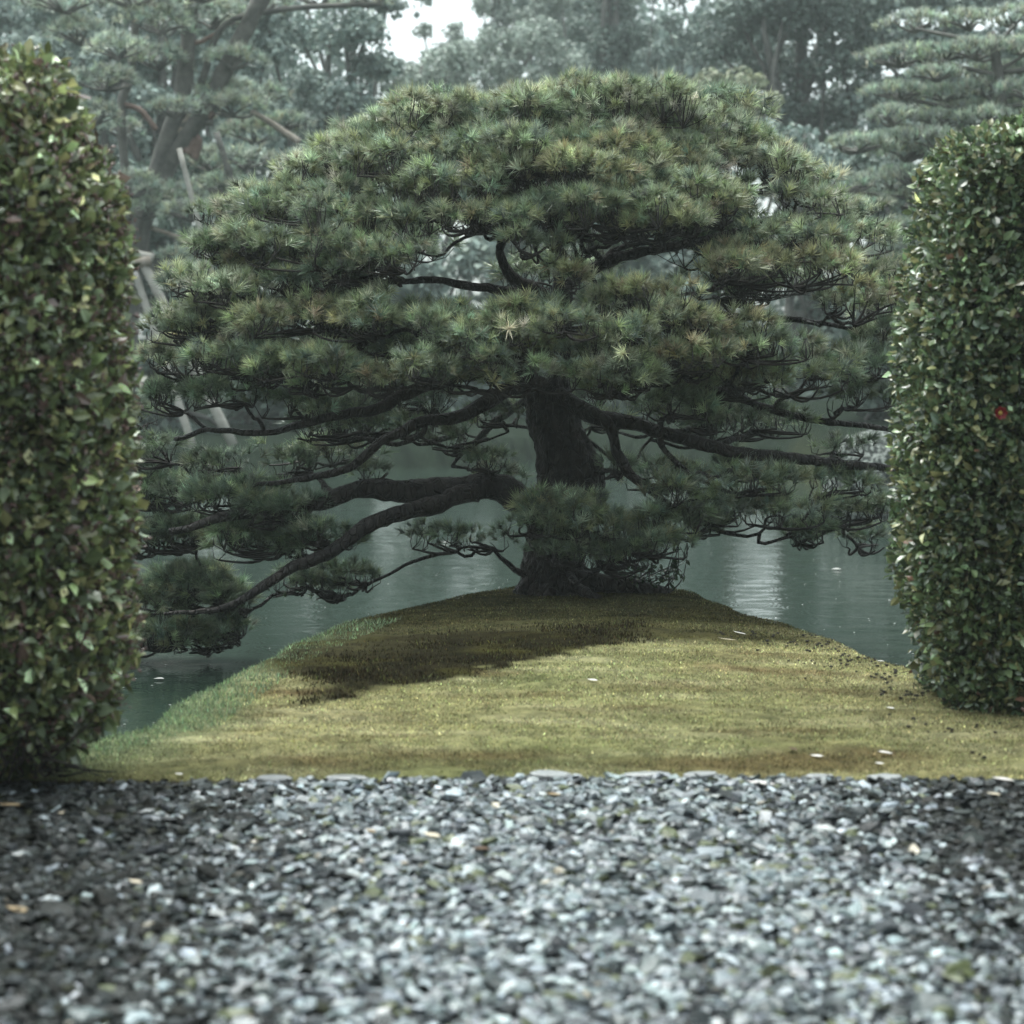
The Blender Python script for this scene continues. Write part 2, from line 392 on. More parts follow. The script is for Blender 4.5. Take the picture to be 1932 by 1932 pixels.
# shade of the hedges painted into the stone colours along both sides
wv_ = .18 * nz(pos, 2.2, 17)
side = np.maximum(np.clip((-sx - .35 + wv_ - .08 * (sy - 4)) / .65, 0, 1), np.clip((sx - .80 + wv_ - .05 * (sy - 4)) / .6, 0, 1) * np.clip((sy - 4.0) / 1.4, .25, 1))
hedge_shade = rng.uniform(0, 1, ns) < side * .93
gcol[hedge_shade] = gcol[hedge_shade] * .16 + np.array([.010, .010, .008])
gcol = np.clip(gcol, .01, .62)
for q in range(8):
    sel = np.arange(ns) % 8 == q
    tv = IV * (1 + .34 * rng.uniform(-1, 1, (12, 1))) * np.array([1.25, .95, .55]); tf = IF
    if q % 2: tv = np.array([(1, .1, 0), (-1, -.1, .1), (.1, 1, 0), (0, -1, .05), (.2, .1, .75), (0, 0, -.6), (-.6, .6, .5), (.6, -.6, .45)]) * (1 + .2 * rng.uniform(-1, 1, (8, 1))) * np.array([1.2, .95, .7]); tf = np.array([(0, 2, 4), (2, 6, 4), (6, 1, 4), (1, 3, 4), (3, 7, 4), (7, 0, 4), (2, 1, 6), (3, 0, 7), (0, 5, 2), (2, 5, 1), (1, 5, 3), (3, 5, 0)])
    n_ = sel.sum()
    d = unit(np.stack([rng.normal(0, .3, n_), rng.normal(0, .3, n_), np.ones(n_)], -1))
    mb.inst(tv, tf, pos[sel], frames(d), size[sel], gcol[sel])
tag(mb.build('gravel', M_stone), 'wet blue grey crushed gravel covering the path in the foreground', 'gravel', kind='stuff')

# flat pale edging stones that poke out along the moss, as single things
def flat_stone(px, py, wid, hgt, label, dark=1.0):
    p = at(px, py, EDGE + .02); p = np.array([p[0], edge_y(p[0]) + .005, 0]); p[2] = grav_z(p[0], p[1] - .02) + .012
    mb = MB(); v = IV.copy(); v2 = []
    n = 14; a = np.linspace(0, 2 * np.pi, n, endpoint=False)
    rr = 1 + .14 * rng.uniform(-1, 1, n)
    ring = np.stack([np.cos(a) * wid / 2 * rr, np.sin(a) * wid * .28 * rr], -1)
    hgt = hgt * .55; top = np.c_[ring * .88, np.full(n, hgt)]; mid = np.c_[ring, np.full(n, hgt * .55)]; bot = np.c_[ring * .9, np.full(n, -.03)]
    V = np.vstack([top, mid, bot, [[0, 0, hgt * 1.08]]]); f = []
    for i in range(n):
        j = (i + 1) % n
        f += [(3 * n, i, j), (i, n + i, n + j), (i, n + j, j), (n + i, 2 * n + i, 2 * n + j), (n + i, 2 * n + j, n + j)]
    mb.add(V, f, np.array([.30, .32, .325]) * dark)
    o = mb.build('edging_stone', M_stone, loc=p); o.rotation_euler = (rng.uniform(-.08, .08), rng.uniform(-.06, .06), rng.uniform(-.2, .2))
    tag(o, label, 'stone', 'flat stones along the edge of the gravel')
flat_stone(520, 1489, .13, .022, 'thin grey slab with a black gap under it on the left moss edge', .7)
flat_stone(655, 1489, .16, .016, 'long low grey slab just right of the slab with the black gap', .8)
flat_stone(1040, 1473, .14, .020, 'flat pale edge stone straight below the pine trunk')
flat_stone(1215, 1473, .15, .020, 'wide pale edge stone, second of three left of the large white petal')
flat_stone(1320, 1478, .13, .018, 'slim pale stone touching the moss edge left of the large white petal')
flat_stone(1545, 1483, .11, .018, 'small pale flat stone at the moss edge right of the large white petal')
flat_stone(1665, 1488, .12, .016, 'dull grey flat stone at the moss edge, half sunk, near the right end')

# ------------------------------------------------------------------ moss and grass blades
def blades(n, xs, ys, cond, hgt, wid, colf, name, label, cat, lean=.6):
    x = rng.uniform(*xs, n); y = rng.uniform(*ys, n); k = cond(x, y); x, y = x[k], y[k]; n = len(x)
    z = height(x, y) + .002
    h = hgt * rng.uniform(.5, 1.5, n); a = rng.uniform(0, 2 * np.pi, n)
    wv = np.stack([np.cos(a), np.sin(a), 0 * a], -1) * (wid * rng.uniform(.6, 1.3, n))[:, None] * .5
    base = np.stack([x, y, z], -1); tip = base + np.stack([rng.normal(0, lean * .5, n) * h, rng.normal(0, lean * .5, n) * h, h], -1)
    V = np.stack([base - wv, base + wv, tip], 1).reshape(-1, 3)
    c = np.repeat(colf(x, y, n), 3, axis=0)
    mb = MB(); mb.add(V, np.arange(3 * n).reshape(-1, 3), c)
    tag(mb.build(name, M_blade), label, cat, kind='stuff')
def inland(x, y): s, f = shore(x, y); return (s > -.05) & (y > edge_y(x) + .015)
lawncol = lambda x, y, n: ground_tint(x, y) * rng.lognormal(.06, .52, (n, 1)) * (1 + rng.uniform(-.12, .12, (n, 3)))
blades(230000, (-2.4, 2.9), (6.85, 12.9), lambda x, y: inland(x, y) & (patch_mask(x, y) < rng.uniform(.3, 1.2, len(x))), .0085, .0065, lawncol,
       'moss', 'low ochre and olive moss covering the rounded bank behind the gravel', 'moss', .9)
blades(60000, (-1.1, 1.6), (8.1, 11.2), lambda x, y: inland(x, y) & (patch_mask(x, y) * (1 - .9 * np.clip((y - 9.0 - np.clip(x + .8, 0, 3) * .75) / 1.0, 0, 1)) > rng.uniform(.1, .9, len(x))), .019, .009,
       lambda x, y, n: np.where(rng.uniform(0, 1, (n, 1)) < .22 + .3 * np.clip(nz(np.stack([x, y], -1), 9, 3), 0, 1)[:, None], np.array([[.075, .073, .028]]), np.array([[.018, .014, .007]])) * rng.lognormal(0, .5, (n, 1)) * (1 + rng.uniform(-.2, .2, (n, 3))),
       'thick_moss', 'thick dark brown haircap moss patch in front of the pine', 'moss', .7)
def grass_edge(x, y):
    s, f = shore(x, y); belt = (s > -.20) & (s < .04 + .05 * np.sin(y * 9) * np.sin(y * 3.3 + x)) & (y > 7.3)
    left = (x - lerp_tab(LE, y) < .45) & (x < 0) & inland(x, y) & (y < 10.8)
    return belt | left
blades(150000, (-2.4, 2.9), (6.9, 13.4), lambda x, y: grass_edge(x, y) & (shore(x, y)[0] > .03), .020, .006,
       lambda x, y, n: np.array([.190, .260, .150]) * rng.lognormal(0, .4, (n, 1)) * (1 + rng.uniform(-.15, .15, (n, 3))),
       'short_grass', 'pale green short grass on the left shoulder of the mossy bank', 'grass', .7)
blades(90000, (-2.4, 2.9), (6.9, 13.4), lambda x, y: grass_edge(x, y) & (shore(x, y)[0] <= .03), .045, .006,
       lambda x, y, n: np.array([.070, .135, .058]) * rng.lognormal(0, .4, (n, 1)) * (1 + rng.uniform(-.15, .15, (n, 3))),
       'grass', 'short fresh green grass fringing the edge of the mossy bank', 'grass', .7)

# ------------------------------------------------------------------ rock in the pond
def blob_rock(c, r, seedv, name, label, mat=M_rock, group=None):
    import bmesh
    bm = bmesh.new(); bmesh.ops.create_icosphere(bm, subdivisions=5, radius=1)
    co = np.array([v.co[:] for v in bm.verts]); co = co * np.array(r)
    dn = 1 + .16 * nz(co, 2.2, seedv) + .07 * nz(co, 6, seedv) + .03 * nz(co, 17, seedv)
    co = co * dn[:, None]; co[:, 2] = np.maximum(co[:, 2], -.5)
    for v, q in zip(bm.verts, co): v.co = q
    me = bpy.data.meshes.new(name); bm.to_mesh(me); bm.free(); me.materials.append(mat)
    me.polygons.foreach_set('use_smooth', np.ones(len(me.polygons), bool))
    o = bpy.data.objects.new(name, me); COL.objects.link(o); o.location = c
    return tag(o, label, 'rock', group)
rk = at(1650, 968, 25.0)
blob_rock((rk[0], 25.2, WATER + .35), (.66, .6, .80), 3, 'boulder', 'large rounded boulder spotted with white lichen standing in the pond behind the right branches')
blob_rock((at(1700, 900, 27)[0] + .5, 27, WATER + .2), (.9, .7, .9), 9, 'boulder', 'dark shore boulder partly behind the white spotted boulder on the right', M_rock)

# ------------------------------------------------------------------ pine needles: templates
def tuft_template(n, L, wd, spread=(18, 82), stem=.35):
    """needles radiating from a short shoot along +z"""
    th = np.radians(rng.uniform(spread[0], spread[1], n)); ph = rng.uniform(0, 2 * np.pi, n)
    z0 = rng.uniform(-stem, .1, n) * L
    d = np.stack([np.sin(th) * np.cos(ph), np.sin(th) * np.sin(ph), np.cos(th)], -1)
    ln = L * rng.uniform(.65, 1.1, n)
    a = np.stack([0 * z0, 0 * z0, z0], -1); tip = a + d * ln[:, None] + np.array([0, 0, .0])
    sd = unit(np.cross(d, rng.normal(0, 1, (n, 3)))) * wd * .5
    V = np.stack([a - sd * .8, a + sd * .8, tip], 1).reshape(-1, 3)
    g = np.tile([.55, .55, 1.45], n); g = g * np.repeat(rng.uniform(.75, 1.25, n), 3)  # brighter tips paint wet shine into the needle colour
    return np.c_[V, g], np.arange(3 * n).reshape(-1, 3)
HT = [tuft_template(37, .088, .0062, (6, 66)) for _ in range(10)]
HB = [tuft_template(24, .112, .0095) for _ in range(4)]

GREEN = np.array([.220, .275, .165]); BLUEG = np.array([.205, .270, .200]); OCHRE = np.array([.340, .320, .185]); DARKG = np.array([.140, .190, .125])
OLIVE = np.array([.285, .315, .175]); PALE = np.array([.430, .470, .340]); MIST = np.array([.34, .41, .34])  # MIST: far pine needles paled with painted distance haze

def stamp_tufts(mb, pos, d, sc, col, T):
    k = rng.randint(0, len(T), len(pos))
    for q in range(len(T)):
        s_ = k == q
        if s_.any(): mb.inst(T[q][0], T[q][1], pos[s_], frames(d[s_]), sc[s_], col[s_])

# ------------------------------------------------------------------ the pine
PD = 12.35
pine = empty('pine_tree', 'wide umbrella shaped pine with layered needle pads and dark trunk on the mossy bank', 'tree')
base_p = at(1050, 1110, PD)
def pp(px, py, dy=0.0): return at(px, py, PD + dy)
skel = []     # (position, radius)
def limb(name, pts, r0, r1, n=26, k=10, rough=.12, wob=.02, parent=None, sub=None):
    P = curve([pp(*q) for q in pts], n)
    P = P + wob * np.stack([nz(P, 9, 1), nz(P, 9, 2), nz(P, 9, 3)], -1)
    r = np.linspace(r0, r1, n) * .60 * (1 + .12 * nz(P, 11, 5) + .08 * nz(P, 37, 8))
    mb = MB(); tube(mb, P, r, k, rough=rough)
    o = mb.build(name, M_bark, parent or pine, smooth=True)
    for p, q in zip(P, r): skel.append((p, q, o))
    return o, P
px2m = PD / F
# trunk with flare, bulge and roots
tp = [(1052, 1135, 0), (1048, 1095, 0), (1046, 1050, 0), (1052, 1000, 0), (1068, 950, 0), (1078, 900, 0), (1066, 850, .0), (1048, 800, 0), (1036, 750, 0), (1030, 700, .02), (1034, 640, .05), (1042, 590, .05), (1052, 550, .05)]
tr = np.array([84, 66, 56, 55, 60, 62, 54, 47, 43, 40, 36, 32, 28]) * px2m
P = curve([pp(*q) for q in tp], 160); R = np.interp(np.linspace(0, 1, 160), np.linspace(0, 1, len(tr)), tr)
mb = MB()
k = 72; a = np.linspace(0, 2 * np.pi, k, endpoint=False)
V = P[:, None] + np.stack([np.cos(a), np.sin(a) * .9, 0 * a], -1)[None] * R[:, None, None]
cen = P[:, None] + 0 * V
dirv = unit(V - cen)
ridge = .11 * np.abs(nz(V * [1, 1, .35], 26, 3)) + .09 * nz(V * [1, 1, .6], 60, 4) + .10 * nz(V, 6, 7)
V = V + dirv * (ridge * R[:, None])[..., None]
n = len(P); V = V.reshape(-1, 3)
i = np.arange(n - 1)[:, None] * k; j = np.arange(k)[None]; j2 = (j + 1) % k
mb.add(V, np.concatenate([np.stack([i + j, i + j2, i + k + j2], -1).reshape(-1, 3), np.stack([i + j, i + k + j2, i + k + j], -1).reshape(-1, 3)]))
trunk = mb.build('trunk', M_bark, pine, smooth=True)
for p, r in zip(P[18::3], R[18::3]): skel.append((p, r, trunk))
limb('root', [(1050, 1085, -.05), (1110, 1098, -.12), (1180, 1106, -.1), (1262, 1118, -.05)], .16, .05, 14)
limb('root', [(1020, 1080, -.05), (995, 1103, -.12), (978, 1120, -.15)], .10, .03, 10)
limb('root', [(1060, 1085, -.1), (1090, 1110, -.3), (1130, 1128, -.45)], .11, .03, 10)

B = {}
L1, P1 = limb('branch', [(1040, 985, .0), (985, 945, -.08), (930, 915, -.12), (850, 925, -.15), (770, 925, -.2), (690, 922, -.3), (600, 945, -.4), (500, 965, -.5), (400, 985, -.6), (320, 1000, -.6)], .185, .03, 70, 14, .08)
L1b, P1b = limb('branch', [(900, 925, -.18), (830, 948, -.3), (760, 968, -.45), (690, 995, -.6), (630, 1035, -.7), (570, 1065, -.78), (500, 1105, -.85), (435, 1140, -.9), (380, 1150, -.95), (310, 1160, -1.0)], .115, .016, 60, 12, .1)
L2, P2 = limb('branch', [(1035, 720, -.1), (960, 735, -.3), (905, 765, -.4), (850, 790, -.45), (805, 796, -.5), (747, 822, -.5), (700, 848, -.5), (660, 885, -.5), (600, 900, -.5), (547, 905, -.5), (480, 918, -.5)], .085, .022, 44, 10)
L3, P3 = limb('branch', [(1030, 690, -.1), (950, 700, -.25), (844, 711, -.4), (790, 735, -.5), (755, 750, -.55), (710, 775, -.6), (654, 780, -.6), (619, 786, -.6), (547, 808, -.5), (475, 819, -.45), (390, 812, -.4), (330, 830, -.3)], .085, .022, 44, 10)
limb('branch', [(805, 796, -.5), (790, 830, -.45), (740, 835, -.4), (690, 825, -.35), (640, 836, -.3), (560, 830, -.3)], .035, .012, 20, 8, wob=.035)
limb('branch', [(790, 830, -.45), (840, 845, -.4), (900, 835, -.35), (960, 820, -.2)], .02, .01, 16, 7, wob=.03)
limb('branch', [(1036, 745, -.05), (985, 760, .2), (930, 800, .5), (880, 850, .8), (850, 880, .9)], .06, .02, 18, 8)
R1, Q1 = limb('branch', [(1045, 740, -.1), (1090, 770, -.25), (1140, 792, -.3), (1200, 800, -.35), (1260, 822, -.35), (1330, 838, -.35), (1400, 855, -.35), (1480, 862, -.35), (1560, 872, -.3), (1620, 880, -.25), (1690, 885, -.2)], .090, .045, 44, 12, .1)
R2, Q2 = limb('branch', [(1060, 745, -.2), (1100, 765, -.35), (1145, 795, -.4), (1160, 845, -.4), (1185, 885, -.4), (1215, 915, -.45), (1260, 955, -.5), (1320, 1000, -.55)], .068, .035, 30, 10, .14)
limb('branch', [(1240, 815, -.35), (1252, 850, -.35), (1285, 880, -.35), (1320, 910, -.4)], .04, .02, 16, 8, .15)
R4, Q4 = limb('branch', [(1045, 690, -.1), (1130, 700, -.3), (1250, 720, -.3), (1370, 745, -.25), (1450, 768, -.2), (1520, 790, -.2), (1600, 803, -.15), (1690, 810, -.1)], .07, .026, 36, 9)
R5, Q5 = limb('branch', [(1040, 640, -.1), (1120, 640, -.4), (1200, 650, -.5), (1290, 672, -.5), (1380, 680, -.45), (1460, 690, -.4)], .055, .02, 28, 9)
R6, Q6 = limb('branch', [(1045, 600, 0), (1150, 600, .1), (1300, 590, .2), (1430, 600, .1), (1500, 605, 0), (1560, 612, 0), (1640, 625, 0)], .055, .02, 28, 9)
L5, _ = limb('branch', [(1030, 640, -.05), (900, 650, -.2), (780, 640, -.3), (650, 650, -.3), (520, 640, -.2), (400, 640, -.1)], .06, .02, 30, 9)
U1, _ = limb('branch', [(1046, 565, .05), (1010, 545, -.05), (975, 530, -.12), (950, 500, -.15), (945, 465, -.15), (965, 420, -.1), (950, 360, 0), (930, 300, 0), (900, 260, .1)], .075, .02, 34, 11, .12)
U2, _ = limb('branch', [(1046, 560, .05), (1080, 532, -.05), (1115, 508, -.12), (1160, 488, -.2), (1220, 478, -.2), (1275, 466, -.15), (1330, 450, -.1), (1400, 430, 0), (1500, 400, .1)], .075, .03, 36, 11, .12)
U2b, _ = limb('branch', [(1130, 500, -.12), (1150, 475, -.1), (1195, 462, -.08), (1250, 455, 0)], .04, .02, 16, 9, .15)
U3, _ = limb('branch', [(1020, 556, 0), (950, 545, -.1), (880, 538, -.2), (815, 530, -.25), (740, 530, -.25), (640, 520, -.1), (520, 500, 0)], .055, .022, 30, 10, .12)
U4, _ = limb('branch', [(1050, 552, .05), (1060, 500, .05), (1050, 440, 0), (1035, 380, 0), (1045, 320, .05), (1080, 260, .1)], .07, .02, 30, 11, .12)

# pads: centre x, centre y, half width, half height (1932 px), colour mix, sparse
G, O_, D_, L_, BG_ = 'g', 'o', 'd', 'l', 'b'
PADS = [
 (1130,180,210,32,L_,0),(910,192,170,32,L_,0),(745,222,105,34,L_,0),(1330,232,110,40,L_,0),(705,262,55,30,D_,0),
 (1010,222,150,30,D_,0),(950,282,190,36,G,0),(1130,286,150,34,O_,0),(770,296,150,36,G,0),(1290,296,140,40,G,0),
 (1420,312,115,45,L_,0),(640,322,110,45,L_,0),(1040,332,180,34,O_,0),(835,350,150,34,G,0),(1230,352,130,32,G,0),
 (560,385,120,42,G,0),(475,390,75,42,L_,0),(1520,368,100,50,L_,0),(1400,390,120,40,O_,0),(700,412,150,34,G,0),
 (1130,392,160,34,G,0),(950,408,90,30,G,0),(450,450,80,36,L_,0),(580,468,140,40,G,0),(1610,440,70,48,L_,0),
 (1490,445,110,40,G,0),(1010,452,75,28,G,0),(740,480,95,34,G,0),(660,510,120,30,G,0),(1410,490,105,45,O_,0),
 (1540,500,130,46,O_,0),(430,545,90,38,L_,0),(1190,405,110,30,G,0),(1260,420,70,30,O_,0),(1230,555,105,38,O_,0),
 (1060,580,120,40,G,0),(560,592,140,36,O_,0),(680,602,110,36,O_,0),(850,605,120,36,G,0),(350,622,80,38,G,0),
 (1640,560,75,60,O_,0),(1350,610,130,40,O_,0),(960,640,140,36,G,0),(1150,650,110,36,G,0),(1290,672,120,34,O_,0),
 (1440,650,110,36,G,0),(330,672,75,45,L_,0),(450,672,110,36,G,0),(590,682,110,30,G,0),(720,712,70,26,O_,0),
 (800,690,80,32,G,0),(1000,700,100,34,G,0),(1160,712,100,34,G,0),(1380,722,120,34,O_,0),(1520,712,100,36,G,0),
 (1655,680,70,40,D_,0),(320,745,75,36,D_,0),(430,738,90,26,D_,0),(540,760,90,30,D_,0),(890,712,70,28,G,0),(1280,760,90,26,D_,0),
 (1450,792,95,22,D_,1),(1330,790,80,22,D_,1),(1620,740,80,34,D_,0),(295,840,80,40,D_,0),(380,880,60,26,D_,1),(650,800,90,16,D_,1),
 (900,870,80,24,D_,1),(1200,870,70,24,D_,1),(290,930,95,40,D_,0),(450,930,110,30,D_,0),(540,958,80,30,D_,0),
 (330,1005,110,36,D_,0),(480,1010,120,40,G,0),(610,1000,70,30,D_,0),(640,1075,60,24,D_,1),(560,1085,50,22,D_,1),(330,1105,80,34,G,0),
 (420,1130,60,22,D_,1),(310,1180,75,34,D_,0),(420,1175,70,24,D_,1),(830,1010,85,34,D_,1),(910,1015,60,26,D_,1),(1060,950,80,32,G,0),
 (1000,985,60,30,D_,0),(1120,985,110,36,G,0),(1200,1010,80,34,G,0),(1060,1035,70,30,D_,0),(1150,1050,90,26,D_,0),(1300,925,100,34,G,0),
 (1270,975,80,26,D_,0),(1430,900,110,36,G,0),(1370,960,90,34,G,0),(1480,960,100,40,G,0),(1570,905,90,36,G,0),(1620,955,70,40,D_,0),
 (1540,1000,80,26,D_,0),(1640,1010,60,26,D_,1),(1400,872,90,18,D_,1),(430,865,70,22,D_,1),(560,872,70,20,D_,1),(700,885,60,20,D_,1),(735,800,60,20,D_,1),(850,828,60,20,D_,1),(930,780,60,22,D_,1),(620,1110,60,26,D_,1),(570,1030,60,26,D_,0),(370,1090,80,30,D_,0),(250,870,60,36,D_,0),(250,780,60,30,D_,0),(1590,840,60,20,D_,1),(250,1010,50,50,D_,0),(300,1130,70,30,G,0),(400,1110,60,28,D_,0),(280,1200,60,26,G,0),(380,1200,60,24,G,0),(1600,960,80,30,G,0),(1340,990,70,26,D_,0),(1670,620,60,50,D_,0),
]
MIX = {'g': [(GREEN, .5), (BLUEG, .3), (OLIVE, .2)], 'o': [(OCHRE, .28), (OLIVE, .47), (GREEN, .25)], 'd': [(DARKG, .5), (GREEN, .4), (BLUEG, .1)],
       'l': [(GREEN, .3), (OLIVE, .22), (BLUEG, .10), (PALE, .38)], 'm': [(MIST, .7), (PALE, .3)], 'b': [(DARKG, 1.0)]}  # pale share in the upper pads paints their wet highlights
def pad_colours(n, mix):
    cs = np.array([m[0] for m in MIX[mix]]); pr = np.array([m[1] for m in MIX[mix]])
    c = cs[rng.choice(len(cs), n, p=pr)]
    return c * rng.lognormal(0, .32, (n, 1)) * (1 + rng.uniform(-.10, .10, (n, 3)))

def make_pad(c, rx, ry, rz, mix, sparse, T, dens, out):
    """one needle pad; c = centre, out = horizontal outward direction"""
    nl = max(3, int(round(5 + rx * 9)))
    th = rng.uniform(0, 2 * np.pi, nl); rr = np.sqrt(rng.uniform(0, 1, nl)) * .82
    lc = np.stack([np.cos(th) * rr * rx, np.sin(th) * rr * ry, (1 - rr ** 2) * rz * .55 - rz * .2 + rng.uniform(-.25, .25, nl) * rz], -1)
    lr = rng.uniform(.34, .50, nl) * min(rx, ry * 1.3) ; lr = np.clip(lr, .09, .24)
    area = np.pi * (lr ** 2).sum()
    nt_ = int(area * dens * (.6 if sparse else 1.0)) + 4
    k = rng.choice(nl, nt_, p=lr ** 2 / (lr ** 2).sum())
    a = rng.uniform(0, 2 * np.pi, nt_); u = np.sqrt(rng.uniform(0, 1, nt_))
    dz = np.sqrt(np.clip(1 - u ** 2, 0, 1))
    off = np.stack([np.cos(a) * u, np.sin(a) * u, dz * .85 - .30], -1)
    pos = c + lc[k] + off * lr[k][:, None]
    pos[:, 2] += rng.normal(0, .012, nt_)
    d = unit(np.stack([np.cos(a) * u * 1.0, np.sin(a) * u * 1.0, np.full(nt_, .55)], -1) + rng.normal(0, .30, (nt_, 3)) + np.array([*out, 0]) * .22)
    mb = MB(); tc = pad_colours(nt_, mix)
    lobe_gain = rng.lognormal(0, .13, nl)[k][:, None]
    sc = rng.uniform(.65, 1.2, nt_) * (.9 if sparse else 1)
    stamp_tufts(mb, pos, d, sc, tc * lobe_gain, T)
    # twigs
    hub = c + np.array([-out[0] * rx * .35, -out[1] * ry * .35, -rz * .75])
    lh = c + lc + np.array([0, 0, -1]) * (lr * .75)[:, None]
    tw = MB()
    mid = (hub + lh) / 2 + rng.normal(0, .05, (nl, 3)) * [1, 1, .8] + [0, 0, -.03]
    many_tubes(tw, np.tile(hub, (nl, 1)), mid, lh, .011, .006, 4, 6)
    tb = pos - d * .05
    mid = (lh[k] + tb) / 2 + rng.normal(0, .03, (nt_, 3)) + np.array([0, 0, -.03]) + (tb - lh[k]) * [.25, .25, 0]
    h_ = slice(0, int(nt_ * .42)); mid = mid[h_]; tb = tb[h_]; k = k[h_]
    many_tubes(tw, lh[k], mid, tb, .0042, .0026, 3, 3)
    return mb, tw, hub

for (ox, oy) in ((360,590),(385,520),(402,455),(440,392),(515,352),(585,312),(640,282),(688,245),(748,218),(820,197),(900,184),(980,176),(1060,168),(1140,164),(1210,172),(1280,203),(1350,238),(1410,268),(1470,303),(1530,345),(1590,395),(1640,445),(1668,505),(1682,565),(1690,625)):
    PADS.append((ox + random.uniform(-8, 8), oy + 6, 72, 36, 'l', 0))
for (px, py, hw, hh, mix, sp) in list(PADS):
    if px < 560 and py > 880: PADS.append((px + random.uniform(-30, 30), py + random.uniform(-10, 22), hw * .7, hh * .8, 'g', 0))
    if (px < 660 and py > 880) or (960 < px < 1260 and py > 930):
        PADS.append((px + random.uniform(-45, 45), py + random.uniform(-14, 18), hw * .85, hh * .9, mix, sp))
PADS = [(a_, b_ + (16 if b_ < 215 else 8 if b_ < 260 else 0), *c_) for (a_, b_, *c_) in PADS]
RW, RH = 735.0, 560.0
specs = []
for (px, py, hw, hh, mix, sp) in PADS:
    ex = (px - 980) / RW; ey = (py - 720) / (RH if py < 720 else 520)
    q = max(0.0, 1 - ex * ex - ey * ey)
    dy = -1.55 * math.sqrt(q) + .25 + random.uniform(-.12, .12)
    if sp: dy = dy * .4 + .15
    if py > 720: dy = dy * .62
    c = pp(px, py + hh * .15, dy)
    m_ = (PD + dy) / F
    rx = hw * m_; ry = max(rx * .55, .20); rz = hh * m_
    out = unit(np.array([c[0] - base_p[0], c[1] - PD]))
    specs.append((c, rx, ry, rz, mix, sp, HT, 255, out))
# filler pads just behind the front layer
GAPS = ((870, 495, 110, 55), (1245, 510, 110, 45), (1450, 600, 90, 35), (640, 870, 140, 60), (890, 740, 60, 40), (1250, 850, 120, 60))
for q in range(75):
    for _ in range(60):
        px = random.uniform(290, 1680); py = random.uniform(225, 720)
        ex = (px - 1000) / 690; ey = (py - 740) / 545
        if ex * ex + ey * ey > .93: continue
        if any(abs(px - g_[0]) < g_[2] + 60 and abs(py - g_[1]) < g_[3] + 30 for g_ in GAPS): continue
        break
    q_ = 1 - ex * ex - ey * ey
    dy = -1.0 * math.sqrt(max(0, q_)) + .35 + random.uniform(-.2, .2); c = pp(px, py, dy); m_ = (PD + dy) / F
    hw = random.uniform(70, 115); out = unit(np.array([c[0] - base_p[0], c[1] - PD]))
    specs.append((c, hw * m_, max(.2, hw * m_ * .5), 32 * m_, random.choice('ggld'), 0, HT, 170, out))
for q in range(85):
    for _ in range(60):
        px = random.uniform(300, 1670); py = random.uniform(235, 730)
        ex = (px - 1000) / 690; ey = (py - 740) / 545
        if ex * ex + ey * ey > .95: continue
        if any(abs(px - g_[0]) < g_[2] + 30 and abs(py - g_[1]) < g_[3] + 14 for g_ in GAPS): continue
        break
    q_ = max(0, 1 - ex * ex - ey * ey)
    dy = -1.5 * math.sqrt(q_) + .2 + random.uniform(-.15, .15); c = pp(px, py, dy); m_ = (PD + dy) / F
    hw = random.uniform(42, 72); out = unit(np.array([c[0] - base_p[0], c[1] - PD]))
    specs.append((c, hw * m_, max(.15, hw * m_ * .6), 26 * m_, 'l' if py < 420 else random.choice('gglo'), 0, HT, 255, out))
# the far side of the crown,  seen through gaps and from other positions
for kx in range(64):
    t_ = (kx + .5) / 64
    a = kx * 2.39996; lev = t_ ** .8
    zc = .95 + 2.25 * (1 - lev ** 2) if lev > .15 else 3.1
    rad = 2.25 * math.sqrt(max(.02, 1 - ((zc - .9) / 2.45) ** 2)) * random.uniform(.55, .95)
    yy = abs(math.sin(a)) * rad * .8 + .25
    c = np.array([base_p[0] + math.cos(a) * rad, PD + yy, zc + random.uniform(-.1, .1)])
    # keep behind openings of the crown clear
    ppx = 966 + c[0] / c[1] * F; ppy = 966 + F * math.tan(math.atan2(CAMZ - c[2], c[1]) - PITCH)
    gap = any(abs(ppx - g[0]) < g[2] and abs(ppy - g[1]) < g[3] for g in ((870, 495, 110, 70), (1245, 510, 130, 60), (1450, 600, 110, 50), (640, 870, 140, 60), (890, 740, 60, 40), (1250, 850, 120, 60)))
    if gap or ppy > 800: continue
    out = unit(np.array([math.cos(a), abs(math.sin(a)) + .1]))
    specs.append((c, random.uniform(.32, .5), random.uniform(.28, .4), .13, 'd' if lev > .5 else 'g', 0, HB, 150, out))
# a few pads hang low behind the trunk over the water
for (px, py, dy, hw) in ((650, 855, .9, 90), (930, 900, 1.0, 70), (1250, 900, .9, 110), (1380, 905, .9, 80), (1120, 790, .9, 60), (560, 850, 1.0, 80), (860, 800, 1.1, 90)):
    c = pp(px, py, dy); m_ = (PD + dy) / F
    specs.append((c, hw * m_, .25, .07, 'g', 1, HB, 170, unit(np.array([c[0] - base_p[0], dy]))))

